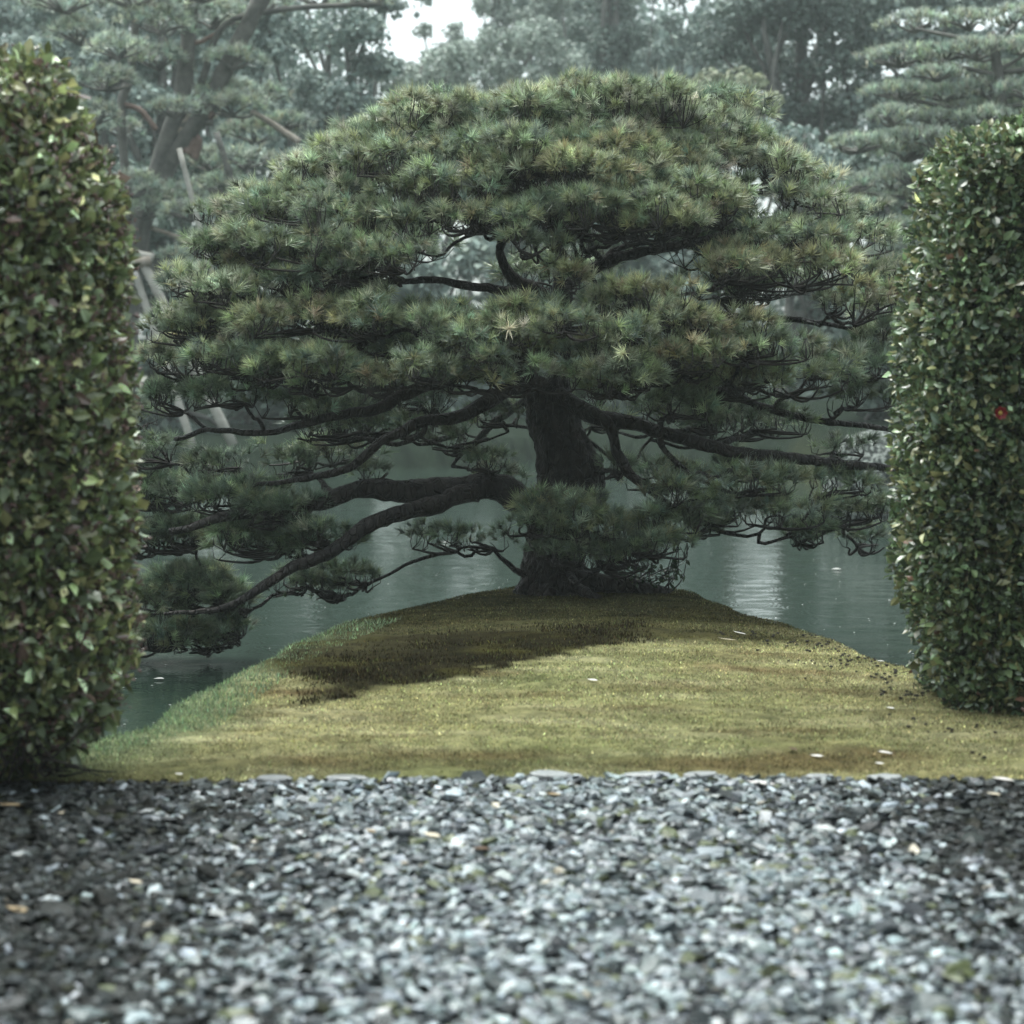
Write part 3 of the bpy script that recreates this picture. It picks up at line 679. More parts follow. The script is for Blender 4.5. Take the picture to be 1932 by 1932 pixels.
trunk_axis = np.array([base_p[0], PD])
specs.sort(key=lambda s: np.hypot(*(s[0][:2] - trunk_axis)))
SK = np.array([s[0] for s in skel]); SR = np.array([s[1] for s in skel])
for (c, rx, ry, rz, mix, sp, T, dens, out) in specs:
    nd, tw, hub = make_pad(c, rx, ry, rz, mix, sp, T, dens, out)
    dist = np.linalg.norm((SK - hub) * [1, 1, 1.5], axis=1)
    rd = np.hypot(*(SK[:, :2] - trunk_axis).T); rh = np.hypot(*(hub[:2] - trunk_axis))
    cost = dist + .8 * np.clip(rd - rh + .15, 0, 9) + .5 * np.clip(SK[:, 2] - hub[2] + .0, 0, 9)
    i0 = int(np.argmin(cost)); p0 = SK[i0]; r0 = min(SR[i0] * .65, .030)
    L = np.linalg.norm(hub - p0)
    mid1 = p0 * .65 + hub * .35 + rng.normal(0, .07 * L, 3) + [0, 0, -.03 * L]; mid2 = p0 * .3 + hub * .7 + rng.normal(0, .07 * L, 3) + [0, 0, -.05 * L]
    nn = max(6, int(L * 16)); Pb = curve([p0, mid1, mid2, hub], nn)
    Pb = Pb + .012 * np.stack([nz(Pb, 13, 1), nz(Pb, 13, 2), nz(Pb, 13, 3)], -1)
    rr = np.linspace(max(r0, .013), .010, nn); bm_ = MB(); tube(bm_, Pb, rr, 6, rough=.12)
    br = bm_.build('branch', M_bark, pine, smooth=True)
    SK = np.vstack([SK, Pb[1:]]); SR = np.concatenate([SR, rr[1:]])
    nd.build('needles', M_needle, br); tw.build('twigs', M_twig, br)

# ------------------------------------------------------------------ leaf shapes
def leaf_template(ratio=.5, fold=.18, tipc=.1, nseg=3):
    """leaf along +y of length 1, folded along its midrib; normal +z"""
    ys = np.linspace(0, 1, nseg + 2); wv_ = np.sin(np.pi * ys ** .85) * ratio * .5
    V = [(0, 0, 0)]; Fc = []
    mids = []
    for q in range(1, nseg + 1):
        z = -tipc * ys[q] ** 2
        V += [(-wv_[q], ys[q], z + fold * wv_[q]), (0, ys[q], z), (wv_[q], ys[q], z + fold * wv_[q])]
    V.append((0, 1, -tipc * 1.3)); last = len(V) - 1
    Fc += [(0, 2, 1), (0, 3, 2)]
    for q in range(nseg - 1):
        b0 = 1 + 3 * q; b1 = b0 + 3
        Fc += [(b0, b0 + 1, b1 + 1), (b0, b1 + 1, b1), (b0 + 1, b0 + 2, b1 + 2), (b0 + 1, b1 + 2, b1 + 1)]
    b0 = 1 + 3 * (nseg - 1); Fc += [(b0, b0 + 1, last), (b0 + 1, b0 + 2, last)]
    return np.array(V), np.array(Fc)
LT = [leaf_template(.56, .25, .12, 2), leaf_template(.50, .4, .2, 2), leaf_template(.68, .15, -.05, 1)]
def leaf_frames(nrm, along):
    """x,y,z axes with y = along direction, z about nrm"""
    y = unit(along); x = unit(np.cross(y, nrm)); z = np.cross(x, y)
    return np.stack([x, y, z], axis=2)

# ------------------------------------------------------------------ hedges
def sdf_box(p, c, h, r):
    q = np.abs(p - c) - (np.array(h) - r)
    return np.linalg.norm(np.maximum(q, 0), axis=-1) + np.minimum(q.max(-1), 0) - r
def in_view(p, m=60):
    X_, Y_, Z_ = p[:, 0], p[:, 1], p[:, 2] - CAMZ
    yc = Y_ * cP - Z_ * sP; zc = Y_ * sP + Z_ * cP
    px = 966 + X_ / np.maximum(yc, .1) * F; py = 966 - zc / np.maximum(yc, .1) * F
    return (px > -m) & (px < 1932 + m) & (py > -m) & (py < 1932 + m) & (yc > .5)

def hedge(name, label, sdf, lo, hi, npts, lsize, colf, thick, tips, seedv, core_c, core_h, cands=1.0):
    root = empty(name, label, 'hedge')
    lo, hi = np.array(lo), np.array(hi)
    def grad(p):
        e = .01; g = np.stack([sdf(p + np.eye(3)[i] * e) - sdf(p - np.eye(3)[i] * e) for i in range(3)], -1)
        return unit(g)
    got = []; nrm = []; need = npts
    while need > 0:
        p = rng.uniform(0, 1, (70000, 3)) * (hi - lo) + lo
        s_ = sdf(p); k = (s_ < .03) & (s_ > -thick)
        p = p[k]
        g_ = grad(p); tc_ = unit(np.array([0, 0, CAMZ]) - p)
        v = in_view(p, 90) & (((g_ * tc_).sum(1) > -.35) | (g_[:, 2] > .5))
        keep = v | (rng.uniform(0, 1, len(p)) < .012)
        p = p[keep]; got.append(p); need -= v.sum()
    p = np.concatenate(got)
    g = grad(p); n = len(p)
    s_ = sdf(p)
    # leaf planes: roughly facing out and up, with wide scatter; leaves point out/up along the shoots
    along = unit(g * .45 + rng.normal(0, .75, (n, 3)) + np.array([0, 0, .25]))
    nr = unit(g * .45 + rng.normal(0, .55, (n, 3)) + np.array([0, 0, .45]))
    sc = np.minimum(lsize * rng.lognormal(0, .36, n), lsize * 1.8)
    col = colf(p, n)
    seen = in_view(p, -12) & (s_ > -.05) & (g[:, 1] < -.2)
    idx = np.where(seen)[0]; idx = idx[np.argsort(-(sc[idx] * (1 + 2 * s_[idx] / thick)))][:2200]
    single = rng.choice(idx, 285, replace=False)
    rest = np.ones(n, bool); rest[single] = False
    mb = MB(); R_ = leaf_frames(nr, along); kk = rng.randint(0, 3, n)
    for q in range(3):
        m_ = rest & (kk == q); mb.inst(LT[q][0], LT[q][1], p[m_], R_[m_], sc[m_], col[m_])
    fo = mb.build('foliage', M_hleaf, root); fo['kind'] = 'stuff'
    # individual leaves share a few meshes
    cols = colf(p[single], len(single)); grp = {}
    protos = []
    for q in range(12):
        mb = MB(); mb.add(LT[q % 3][0] * 1.0, LT[q % 3][1], cols[q * 7]); protos.append(mb.mesh('leaf', M_hleaf))
    from mathutils import Matrix
    for qi, i_ in enumerate(single):
        o = bpy.data.objects.new('leaf', protos[qi % 12]); COL.objects.link(o); o.parent = root
        Mx = Matrix([list(R_[i_][0] * sc[i_] * 1.25) + [p[i_][0]], list(R_[i_][1] * sc[i_] * 1.25) + [p[i_][1]], list(R_[i_][2] * sc[i_] * 1.25) + [p[i_][2]], [0, 0, 0, 1]])
        o.matrix_world = Mx
    # twigs between the leaves
    nt2 = int(npts * .06)
    k = rng.choice(np.where(in_view(p, 90))[0], nt2); a = p[k] - g[k] * .10; b2 = p[k] + g[k] * .02 + rng.normal(0, .03, (nt2, 3))
    tw = MB(); many_tubes(tw, a, (a + b2) / 2 + rng.normal(0, .02, (nt2, 3)), b2, .0035, .0018, 3, 3)
    if tips:   # small reddish seed tips standing out of the surface
        k = rng.choice(np.where(in_view(p, 90) & (s_ > -.03))[0], tips)
        b0 = p[k] + g[k] * .01; d = unit(g[k] + rng.normal(0, .5, (tips, 3)) + [0, 0, .5])
        cl = MB()
        for r_ in range(4):
            o_ = rng.normal(0, .007, (tips, 3)) + d * rng.uniform(0, .045, (tips, 1))
            cl.inst(IV[:, :3] * [.55, .55, 1.4], IF[::1], b0 + o_, frames(unit(d + rng.normal(0, .5, d.shape))), rng.uniform(.004, .009, tips), np.array([.15, .085, .075]) * rng.uniform(.6, 1.6, (tips, 1)))
        cl.build('seed_heads', M_hleaf, root)['kind'] = 'stuff'
    tw.build('twigs', M_twig, root)['kind'] = 'stuff'
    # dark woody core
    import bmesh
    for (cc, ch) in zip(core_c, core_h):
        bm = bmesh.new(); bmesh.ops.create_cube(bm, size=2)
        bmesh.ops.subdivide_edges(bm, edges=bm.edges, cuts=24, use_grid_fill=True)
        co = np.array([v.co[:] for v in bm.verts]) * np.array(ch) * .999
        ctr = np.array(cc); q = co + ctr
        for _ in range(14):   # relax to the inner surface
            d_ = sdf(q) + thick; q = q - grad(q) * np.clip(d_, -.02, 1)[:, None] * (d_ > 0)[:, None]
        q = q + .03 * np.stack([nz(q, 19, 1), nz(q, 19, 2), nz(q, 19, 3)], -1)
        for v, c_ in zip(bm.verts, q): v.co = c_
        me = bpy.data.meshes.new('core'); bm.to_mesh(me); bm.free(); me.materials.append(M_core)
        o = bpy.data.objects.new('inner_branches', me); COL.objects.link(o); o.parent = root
    return root

def sdfL(p):
    a = sdf_box(p, np.array([-3.03, 6.98, 1.42]), (1.60, .42, 1.43), .40)
    b_ = sdf_box(p, np.array([-3.3, 2.4, 1.50]), (1.05, 4.9, 1.36), .42)
    top = .55 * np.clip((p[..., 2] - 1.95) / .8, 0, 1) ** 2 * np.clip((p[..., 0] + 2.5) / .9, 0, 1)
    lowcut = top + .07 * np.clip((.45 - p[..., 2]) / .3, 0, 1)
    return np.minimum(a, b_) + .045 * nz(p, 3.0, 2) + .02 * nz(p, 9, 4) + lowcut * (1 + .8 * nz(p, 6, 8))
def sdfR(p):
    top = .30 * np.clip(1 - (p[..., 0] - 1.55) / .9, 0, 1) * np.clip((p[..., 2] - 1.7), 0, 1)
    a = sdf_box(p, np.array([3.46, 8.50, 1.26]), (1.68, .46, 1.37), .20)
    b_ = sdf_box(p, np.array([4.0, 3.6, 1.32]), (1.3, 5.2, 1.30), .38)
    under = .24 * np.clip((.55 - p[..., 2]) / .5, 0, 1) * np.clip(1 - (p[..., 0] - 1.6) / .7, 0, 1)
    return np.minimum(a, b_) + top + under + .04 * nz(p, 3.1, 12) + .018 * nz(p, 9, 14)
def colL(p, n):
    c = np.array([(.175, .205, .088), (.290, .285, .130), (.115, .155, .068), (.190, .235, .145), (.150, .105, .085)]) * 1.28
    return c[rng.choice(5, n, p=[.33, .13, .24, .20, .10])] * rng.lognormal(-.05, .55, (n, 1))
def colR(p, n):
    c = np.array([(.090, .150, .070), (.125, .185, .090), (.190, .210, .100), (.080, .135, .080), (.16, .10, .07)])
    return c[rng.choice(5, n, p=[.34, .29, .20, .16, .01])] * np.array([1.15, 1.05, 1.05]) * rng.lognormal(-.05, .50, (n, 1))
hl = hedge('clipped_hedge', 'yellow green hedge with broad leaves and brown seed tips on the left', sdfL,
      (-4.4, -2, .02), (-1.1, 7.7, 3.1), 26000, .044, colL, .19, 1100, 1, [(-3.0, 6.98, 1.45), (-3.3, 2.4, 1.45)], [(1.35, .25, 1.2), (.85, 4.6, 1.2)])
hr = hedge('clipped_hedge', 'dense dark green hedge of small glossy leaves on the right, with one red camellia bloom', sdfR,
      (1.4, -1, .02), (5.0, 9.2, 3.0), 36000, .036, colR, .17, 0, 2, [(3.4, 8.50, 1.3), (4.0, 3.6, 1.3)], [(1.4, .3, 1.15), (1.1, 4.9, 1.15)])
# bare stems under the left hedge
for q in range(9):
    x0 = -1.75 - q * .22 + random.uniform(-.05, .05); y0 = 6.9 + random.uniform(-.1, .15)
    mb = MB(); tube(mb, curve([(x0, y0, -.02), (x0 + random.uniform(-.08, .08), y0, .2), (x0 + random.uniform(-.1, .2), y0 + random.uniform(-.15, .1), .45), (x0 + random.uniform(-.2, .25), y0, .8)], 10), np.linspace(.022, .010, 10), 7, rough=.1)
    mb.build('stem', M_twig, hl, smooth=True)
mb = MB(); A = np.stack([rng.uniform(-2.2, -1.6, 130), rng.uniform(6.6, 7.0, 130), rng.uniform(.02, .3, 130)], -1)
Bv = A + np.stack([rng.uniform(-.15, .26, 130), rng.uniform(-.2, .1, 130), rng.uniform(-.05, .25, 130)], -1)
many_tubes(mb, A, (A + Bv) / 2 + rng.normal(0, .03, (130, 3)), Bv, .005, .002, 4, 5); mb.build('low_twigs', M_twig, hl)['kind'] = 'stuff'
for q in range(8):
    x0 = 1.95 + q * .25 + random.uniform(-.05, .05); y0 = 8.45 + random.uniform(-.1, .15)
    mb = MB(); tube(mb, curve([(x0, y0, -.1), (x0 + random.uniform(-.08, .08), y0, .2), (x0 + random.uniform(-.15, .1), y0, .55)], 8), np.linspace(.025, .014, 8), 7, rough=.1)
    mb.build('stem', M_twig, hr, smooth=True)
# red camellia
fc = at(1887, 779, 7.93)
mb = MB(); mb.add(IV * .012, IF, (.75, .55, .12)); fl = mb.build('flower', M_petal, hr)
fl.location = fc
for q in range(7):
    a = q / 7 * 2 * math.pi; v, f = leaf_template(.95, .3, -.25, 3)
    d = unit(np.array([[math.cos(a), -.35, math.sin(a)]]))
    Rm = leaf_frames(np.array([[0, -1., 0]]), d)
    mb = MB(); mb.inst(v, f, d * .004, Rm, np.array([.029]), np.array([[.22, .015, .02]])); mb.build('petal', M_petal, fl)

# ------------------------------------------------------------------ small broadleaf shrub at the trunk
sh = empty('small_shrub', 'small broadleaf shrub growing at the right foot of the pine trunk', 'shrub')
mb = MB(); tips = []
for q in range(28):
    a0 = pp(1215 + random.uniform(-60, 50), 1118, random.uniform(-.15, .1))
    tx, ty = random.uniform(1110, 1285), random.uniform(1040, 1100)
    if q < 3: tx, ty = (1298, 1272, 1285)[q], (1042, 1078, 1060)[q]
    b0 = pp(tx, ty, random.uniform(-.3, .1))
    Pq = curve([a0, (a0 + b0) / 2 + rng.normal(0, .02, 3), b0], 9); tube(mb, Pq, np.linspace(.006, .002, 9), 5); tips.append(Pq)
mb.build('stems', M_twig, sh)
lv = MB(); lv.add(LT[0][0], LT[0][1], (.030, .055, .028)); lme = [lv.mesh('leaf', M_hleaf)]
lv = MB(); lv.add(LT[1][0], LT[1][1], (.042, .070, .034)); lme.append(lv.mesh('leaf', M_hleaf))
from mathutils import Matrix
for Pq in tips:
    for q in range(9):
        p_ = Pq[random.randint(3, 8)] + rng.normal(0, .008, 3)
        Rm = leaf_frames(unit(rng.normal(0, .5, (1, 3)) + [0, -.2, 1]), unit(rng.normal(0, .8, (1, 3)) + [.1, -.1, .2]))[0]; s_ = random.uniform(.035, .065)
        o = bpy.data.objects.new('leaf', random.choice(lme)); COL.objects.link(o); o.parent = sh
        o.matrix_world = Matrix([list(Rm[r_] * s_) + [p_[r_]] for r_ in range(3)] + [[0, 0, 0, 1]])

# ------------------------------------------------------------------ fallen petals and leaves
def gpoint(px, py):
    lo_, hi_ = 4.0, 13.5
    ysr = np.linspace(lo_, hi_, 1500)
    p = np.array([at(px, py, y_) for y_ in ysr])
    gz = np.where(p[:, 1] < edge_y(p[:, 0]), grav_z(p[:, 0], p[:, 1]) + .016, height(p[:, 0], p[:, 1]) + .008)
    i_ = np.argmax(p[:, 2] < gz)
    return np.array([p[i_][0], p[i_][1], gz[i_]])
def fallen(px, py, ln, col, label, name='fallen_petal', cat='petal', ratio=.6, group='petals fallen on the moss', yaw=None):
    v, f = leaf_template(ratio, .16, -.10, 4)
    mb = MB(); mb.add((v - [0, .5, 0]) * ln, f, col)
    # a thin body
    mb.add((v - [0, .5, .02]) * ln, f[:, ::-1], col)
    o = mb.build(name, M_petal); p = gpoint(px, py)
    o.location = p + [0, 0, .006]; o.rotation_euler = (random.uniform(-.08, .08), random.uniform(-.08, .08), yaw if yaw is not None else random.uniform(0, 6.3))
    tag(o, label, cat, group)
W_ = (.72, .70, .68); CR = (.62, .56, .44); BR = (.10, .06, .03); TN = (.36, .28, .17)
fallen(1118, 1286, .05, W_, 'white petal on the moss just below the dark moss patch', yaw=1.4)
fallen(1395, 1197, .075, W_, 'narrow white petal furthest back on the right slope of the bank', ratio=.3, yaw=1.2)
fallen(1372, 1209, .10, CR, 'thin pale sliver lying under the narrow white petal on the back slope', ratio=.12, yaw=1.5)
fallen(1661, 1250, .04, W_, 'small white petal at the very edge of the bank beside the right hedge', yaw=1.5)
fallen(1541, 1430, .05, W_, 'white petal on the moss to the right of the upright brown leaf', yaw=1.45)
fallen(1670, 1424, .07, W_, 'curved white petal, larger of the two close together on the right moss', yaw=2.0)
fallen(1659, 1444, .035, W_, 'tiny white petal just below the curved white petal on the right moss', yaw=1.5)
fallen(1680, 1339, .04, W_, 'faint white petal lying alone in mid slope below the right hedge', yaw=1.5)
fallen(1892, 1475, .08, W_, 'white petal at the right end of the moss edge near the frame side', yaw=1.55)
fallen(1436, 1483, .105, W_, 'large white petal lying on the gravel edge against the moss', yaw=1.6)
fallen(338, 1464, .035, W_, 'white petal on the grass in the lower left corner of the bank', yaw=1)
fallen(1875, 1502, .05, CR, 'cream petal on the gravel below the right end of the moss edge', yaw=1, group='petals on the gravel')
fallen(815, 1580, .06, CR, 'pale petal on the gravel left of the brown leaf', yaw=1.2, group='petals on the gravel')
fallen(255, 1668, .045, CR, 'bright cream petal on the dark gravel at the left', yaw=1.3, group='petals on the gravel')
fallen(1045, 1503, .055, TN, 'tan leaf on the gravel just below the moss edge', 'fallen_leaf', 'leaf', group='leaves on the gravel', yaw=1.5)
fallen(908, 1606, .06, BR, 'dark brown leaf on the gravel in mid path', 'fallen_leaf', 'leaf', group='leaves on the gravel', yaw=1.6)
fallen(1496, 1417, .04, BR, 'curled brown leaf standing on the moss beside a white petal', 'fallen_leaf', 'leaf', .8, 'leaves fallen on the moss')
fallen(918, 1336, .04, BR, 'small brown leaf on the moss left of centre below the dark patch', 'fallen_leaf', 'leaf', .5, 'leaves fallen on the moss')
fallen(1008, 1288, .0, BR, 'x') if False else None
fallen(22, 1524, .11, TN, 'long tan leaf on the soil under the left hedge at the frame side', 'fallen_leaf', 'leaf', .35, 'leaves on the gravel', yaw=1.7)
fallen(115, 1537, .045, CR, 'pale leaf fragment on the soil under the left hedge', 'fallen_leaf', 'leaf', .5, 'leaves on the gravel')
fallen(35, 1722, .075, TN, 'dull tan leaf on the dark gravel near the left side of the frame', 'fallen_leaf', 'leaf', .5, 'leaves on the gravel', yaw=1.4)
fallen(700, 1572, .05, TN, 'thin tan leaf on the gravel beside the pale petal', 'fallen_leaf', 'leaf', .4, 'leaves on the gravel', yaw=.8)
fallen(1540, 1378, .03, BR, 'x') if False else None
# soil crumbs on the right slope
mb = MB(); n = 1100
x = rng.uniform(1.0, 2.5, n); y = rng.uniform(7.2, 10.2, n); k = inland(x, y) & (x > 1.2 + (9.5 - y) * .25) & (nz(np.stack([x, y], -1), 4, 3) > .05); x, y = x[k], y[k]; n = len(x)
mb.inst(IV * [1, 1, .6], IF, np.stack([x, y, height(x, y) + .008], -1), frames(np.tile([0, 0, 1.], (n, 1))), rng.uniform(.003, .012, n), np.tile([.02, .016, .010], (n, 1)))
tag(mb.build('soil_crumbs', M_core), 'dark soil crumbs and worm casts scattered on the right slope of the bank', 'soil', kind='stuff')
# petals and debris on the water
mb = MB(); n = 900
y = 10 + 26 * rng.uniform(0, 1, n) ** 1.6; x = rng.uniform(-1, 1, n) * (y * .27 + 1); s_, _f = shore(x, y); k = s_ < -.5; x, y = x[k], y[k]; n = len(x)
v, f = leaf_template(.7, .2, 0, 2)
mb.inst(v, f, np.stack([x, y, np.full(n, WATER + .006)], -1), frames(np.tile([0, 0, 1.], (n, 1))), rng.uniform(.008, .022, n) * np.where(rng.uniform(0, 1, n) < .06, 2.2, 1), np.tile([.7, .7, .68], (n, 1)))
tag(mb.build('floating_petals', M_petal), 'tiny white petals and specks floating scattered over the pond', 'petals', kind='stuff')
for (px, py, ln, lab) in ((840, 1025, .12, 'longest white petal floating left of the pine trunk'), (1395, 953, .09, 'white petal floating beside the low right branch'),
                          (1578, 1076, .10, 'white petal floating near the reflection of the boulder'), (300, 1284, .07, 'white petal floating at the left beside the hedge')):
    p = at(px, py, 20); dd = (p - [0, 0, CAMZ]); t_ = (WATER - CAMZ) / dd[2]; p = np.array([0, 0, CAMZ]) + dd * t_
    mb = MB(); mb.add((v - [0, .5, 0]) * ln, f, W_); o = mb.build('floating_petal', M_petal, loc=(p[0], p[1], WATER + .012)); o.rotation_euler = (0, 0, 1.5)
    tag(o, lab, 'petal', 'larger petals on the water')

# ------------------------------------------------------------------ background trees
def clump_leaves(mb, c, r, n, size, cols, flat=.75, up=.5):
    """leaf clusters spread over the upper outside of a blob"""
    d = unit(rng.normal(0, 1, (n, 3))); rr = rng.uniform(.55, 1.05, n) ** .6
    rr = rr * (1 + .22 * nz(d * 2 + c, 1.6, 3))
    p = c + d * rr[:, None] * r * np.array([1, 1, flat])
    k = (d[:, 2] > -.55) | (rng.uniform(0, 1, n) < .3); p, d = p[k], d[k]; n = len(p)
    quad = np.array([(-.5, 0, 0), (0, .5, .1), (.5, 0, 0), (0, -.5, -.05)]); qf = np.array([(0, 1, 2), (0, 2, 3)])
    R_ = frames(unit(d * .5 + rng.normal(0, .6, (n, 3)) + [0, 0, up]))
    mb.inst(quad, qf, p, R_, size * rng.uniform(.6, 1.4, n), cols[rng.randint(0, len(cols), n)] * rng.lognormal(0, .22, (n, 1)))

def far_z(x, y): return float(height(np.array(x), np.array(y)))
def bg_tree(name, label, group, px, d, blobs, cols, dens=330, size=.11, trunkr=.22, base=None, lean=0, bark=None, nb=1.0):
    """blobs: (px, py, r_px[, dd]) in 1932 px; every crown gets a trunk and limbs"""
    root = empty(name, label, 'tree', group)
    x0 = at(px, 700, d)[0]; z0 = far_z(x0, d) - .2
    B_ = [(at(b_[0], b_[1], d + (b_[3] if len(b_) > 3 else random.uniform(-1, 1) * b_[2] * d / F)), b_[2] * d / F) for b_ in blobs]
    zt = max(b_[0][2] for b_ in B_)
    cx = np.mean([b_[0][0] for b_ in B_])
    mb = MB(); top = np.array([cx + lean, d, zt]); P_ = curve([(x0, d, z0), (x0 * .8 + cx * .2 + random.uniform(-.2, .2), d, z0 + (zt - z0) * .4), top], 14)
    tube(mb, P_, np.linspace(trunkr, trunkr * .25, 14), 8, rough=.1); mb.build('trunk', bark or M_bgbark, root, smooth=True)
    mb = MB()
    for c, r in B_:
        i_ = int(np.clip((c[2] - z0) / (zt - z0) * 9, 2, 11)); s0 = P_[i_]
        tube(mb, curve([s0, (s0 + c) / 2 + rng.normal(0, .12 * np.linalg.norm(c - s0) + .01, 3), c], 8), np.linspace(trunkr * .35, .03, 8), 5, rough=.1)
    mb.build('limbs', bark or M_bgbark, root, smooth=True)
    mb = MB()
    for c, r in B_:
        # secondary clumps give an uneven outline
        ns_ = 7
        for q in range(ns_):
            dd = unit(rng.normal(0, 1, 3)); cc = c + dd * r * .55 * [1, 1, .7]
            clump_leaves(mb, cc, r * random.uniform(.42, .62), int(dens * nb * r * r * .60 + 30), size, cols)
    mb.build('crown', M_bgleaf, root)
    return root
C_blue = np.array([(.23, .30, .27), (.27, .33, .285), (.19, .25, .23)])  # background leaf tones lifted: part of the haze is painted into them
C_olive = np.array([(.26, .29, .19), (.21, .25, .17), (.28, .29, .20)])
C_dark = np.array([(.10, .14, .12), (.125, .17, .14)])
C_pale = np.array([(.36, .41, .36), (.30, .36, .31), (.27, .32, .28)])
GB = 'broadleaf trees in the mist behind the pond'
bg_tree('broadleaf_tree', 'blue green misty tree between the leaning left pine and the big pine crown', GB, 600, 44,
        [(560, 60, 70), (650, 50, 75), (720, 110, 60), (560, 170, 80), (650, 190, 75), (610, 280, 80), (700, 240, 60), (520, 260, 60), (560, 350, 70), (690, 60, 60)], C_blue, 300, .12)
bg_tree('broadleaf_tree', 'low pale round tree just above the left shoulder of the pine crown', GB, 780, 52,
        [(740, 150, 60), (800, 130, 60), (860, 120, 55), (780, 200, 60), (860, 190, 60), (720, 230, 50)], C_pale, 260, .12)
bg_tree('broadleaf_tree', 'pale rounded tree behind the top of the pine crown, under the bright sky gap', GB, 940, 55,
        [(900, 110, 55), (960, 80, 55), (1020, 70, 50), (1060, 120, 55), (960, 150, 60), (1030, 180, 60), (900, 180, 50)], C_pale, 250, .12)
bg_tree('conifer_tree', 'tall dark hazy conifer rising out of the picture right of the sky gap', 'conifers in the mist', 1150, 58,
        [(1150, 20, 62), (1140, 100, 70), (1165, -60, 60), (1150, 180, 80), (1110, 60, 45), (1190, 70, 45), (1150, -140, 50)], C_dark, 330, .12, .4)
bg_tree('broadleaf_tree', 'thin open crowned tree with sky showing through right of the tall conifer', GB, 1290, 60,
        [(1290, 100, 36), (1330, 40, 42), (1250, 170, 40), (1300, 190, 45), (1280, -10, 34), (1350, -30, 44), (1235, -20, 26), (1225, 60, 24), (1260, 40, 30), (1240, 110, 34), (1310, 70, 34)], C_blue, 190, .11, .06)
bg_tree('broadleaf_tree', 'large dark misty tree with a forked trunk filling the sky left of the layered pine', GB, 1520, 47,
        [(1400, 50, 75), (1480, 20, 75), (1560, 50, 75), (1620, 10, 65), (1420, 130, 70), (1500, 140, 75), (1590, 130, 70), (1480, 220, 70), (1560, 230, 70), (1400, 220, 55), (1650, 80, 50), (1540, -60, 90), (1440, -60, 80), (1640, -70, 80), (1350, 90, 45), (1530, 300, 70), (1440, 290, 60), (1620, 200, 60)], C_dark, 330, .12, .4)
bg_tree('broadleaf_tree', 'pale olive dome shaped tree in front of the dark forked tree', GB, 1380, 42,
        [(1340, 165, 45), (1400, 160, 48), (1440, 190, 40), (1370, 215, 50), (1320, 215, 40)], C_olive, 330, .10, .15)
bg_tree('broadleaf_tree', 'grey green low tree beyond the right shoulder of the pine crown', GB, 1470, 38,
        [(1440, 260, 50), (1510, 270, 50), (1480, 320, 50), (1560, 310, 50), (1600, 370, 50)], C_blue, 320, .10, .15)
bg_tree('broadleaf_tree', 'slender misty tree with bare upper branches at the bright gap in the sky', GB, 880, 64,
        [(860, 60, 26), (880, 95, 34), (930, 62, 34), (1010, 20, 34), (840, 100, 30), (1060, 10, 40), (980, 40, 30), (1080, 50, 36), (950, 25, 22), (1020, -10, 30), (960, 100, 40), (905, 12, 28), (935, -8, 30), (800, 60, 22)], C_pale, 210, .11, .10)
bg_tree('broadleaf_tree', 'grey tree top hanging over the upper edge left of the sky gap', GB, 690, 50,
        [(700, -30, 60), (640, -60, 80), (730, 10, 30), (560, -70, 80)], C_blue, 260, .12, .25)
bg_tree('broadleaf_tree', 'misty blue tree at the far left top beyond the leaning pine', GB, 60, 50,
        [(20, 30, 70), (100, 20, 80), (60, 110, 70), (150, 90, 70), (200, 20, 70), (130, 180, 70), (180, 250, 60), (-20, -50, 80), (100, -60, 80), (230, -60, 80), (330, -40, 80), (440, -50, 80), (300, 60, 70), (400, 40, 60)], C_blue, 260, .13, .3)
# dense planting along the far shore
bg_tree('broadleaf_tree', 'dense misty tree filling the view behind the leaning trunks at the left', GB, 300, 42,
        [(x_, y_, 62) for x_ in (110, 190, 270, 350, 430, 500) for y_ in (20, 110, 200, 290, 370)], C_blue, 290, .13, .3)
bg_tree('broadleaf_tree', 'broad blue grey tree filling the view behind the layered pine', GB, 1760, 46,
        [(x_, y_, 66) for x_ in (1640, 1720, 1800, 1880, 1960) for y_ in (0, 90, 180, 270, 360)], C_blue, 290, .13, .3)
low = [(150, 36, 'deep shaded evergreen shrub mass at the far left behind the pole props', C_dark), (330, 38, 'dark rounded evergreen behind the white support poles', C_dark),
       (480, 41, 'dim bush bank behind the upper left needle pads', C_dark), (640, 45, 'grey green bush seen through the left side of the pine', C_blue),
       (830, 47, 'blue grey bush seen through the gap left of the upper fork', C_blue), (1000, 48, 'dim bush straight behind the pine trunk', C_dark),
       (1180, 48, 'bluish bush seen under the right upper limb', C_blue), (1340, 46, 'grey green bush seen through the right gap of the pine', C_blue),
       (1510, 43, 'dark bush at the waterline left of the white spotted boulder', C_dark), (1680, 36, 'dark undergrowth tree below the layered pine', C_dark), (1850, 33, 'dark bush behind the right hedge', C_dark)]
for (px, d, lab, cc) in low:
    bl = [(px + random.uniform(-70, 70), py + random.uniform(-25, 25), random.uniform(55, 78)) for py in (340, 410, 480, 550, 620, 690, 760, 820) for _ in range(2)] + [(px + random.uniform(-110, 110), 838, 40) for _ in range(6)]
    bg_tree('evergreen_shrub', lab, 'evergreens along the far shore', px, d, bl, cc, 100, .17, .2)
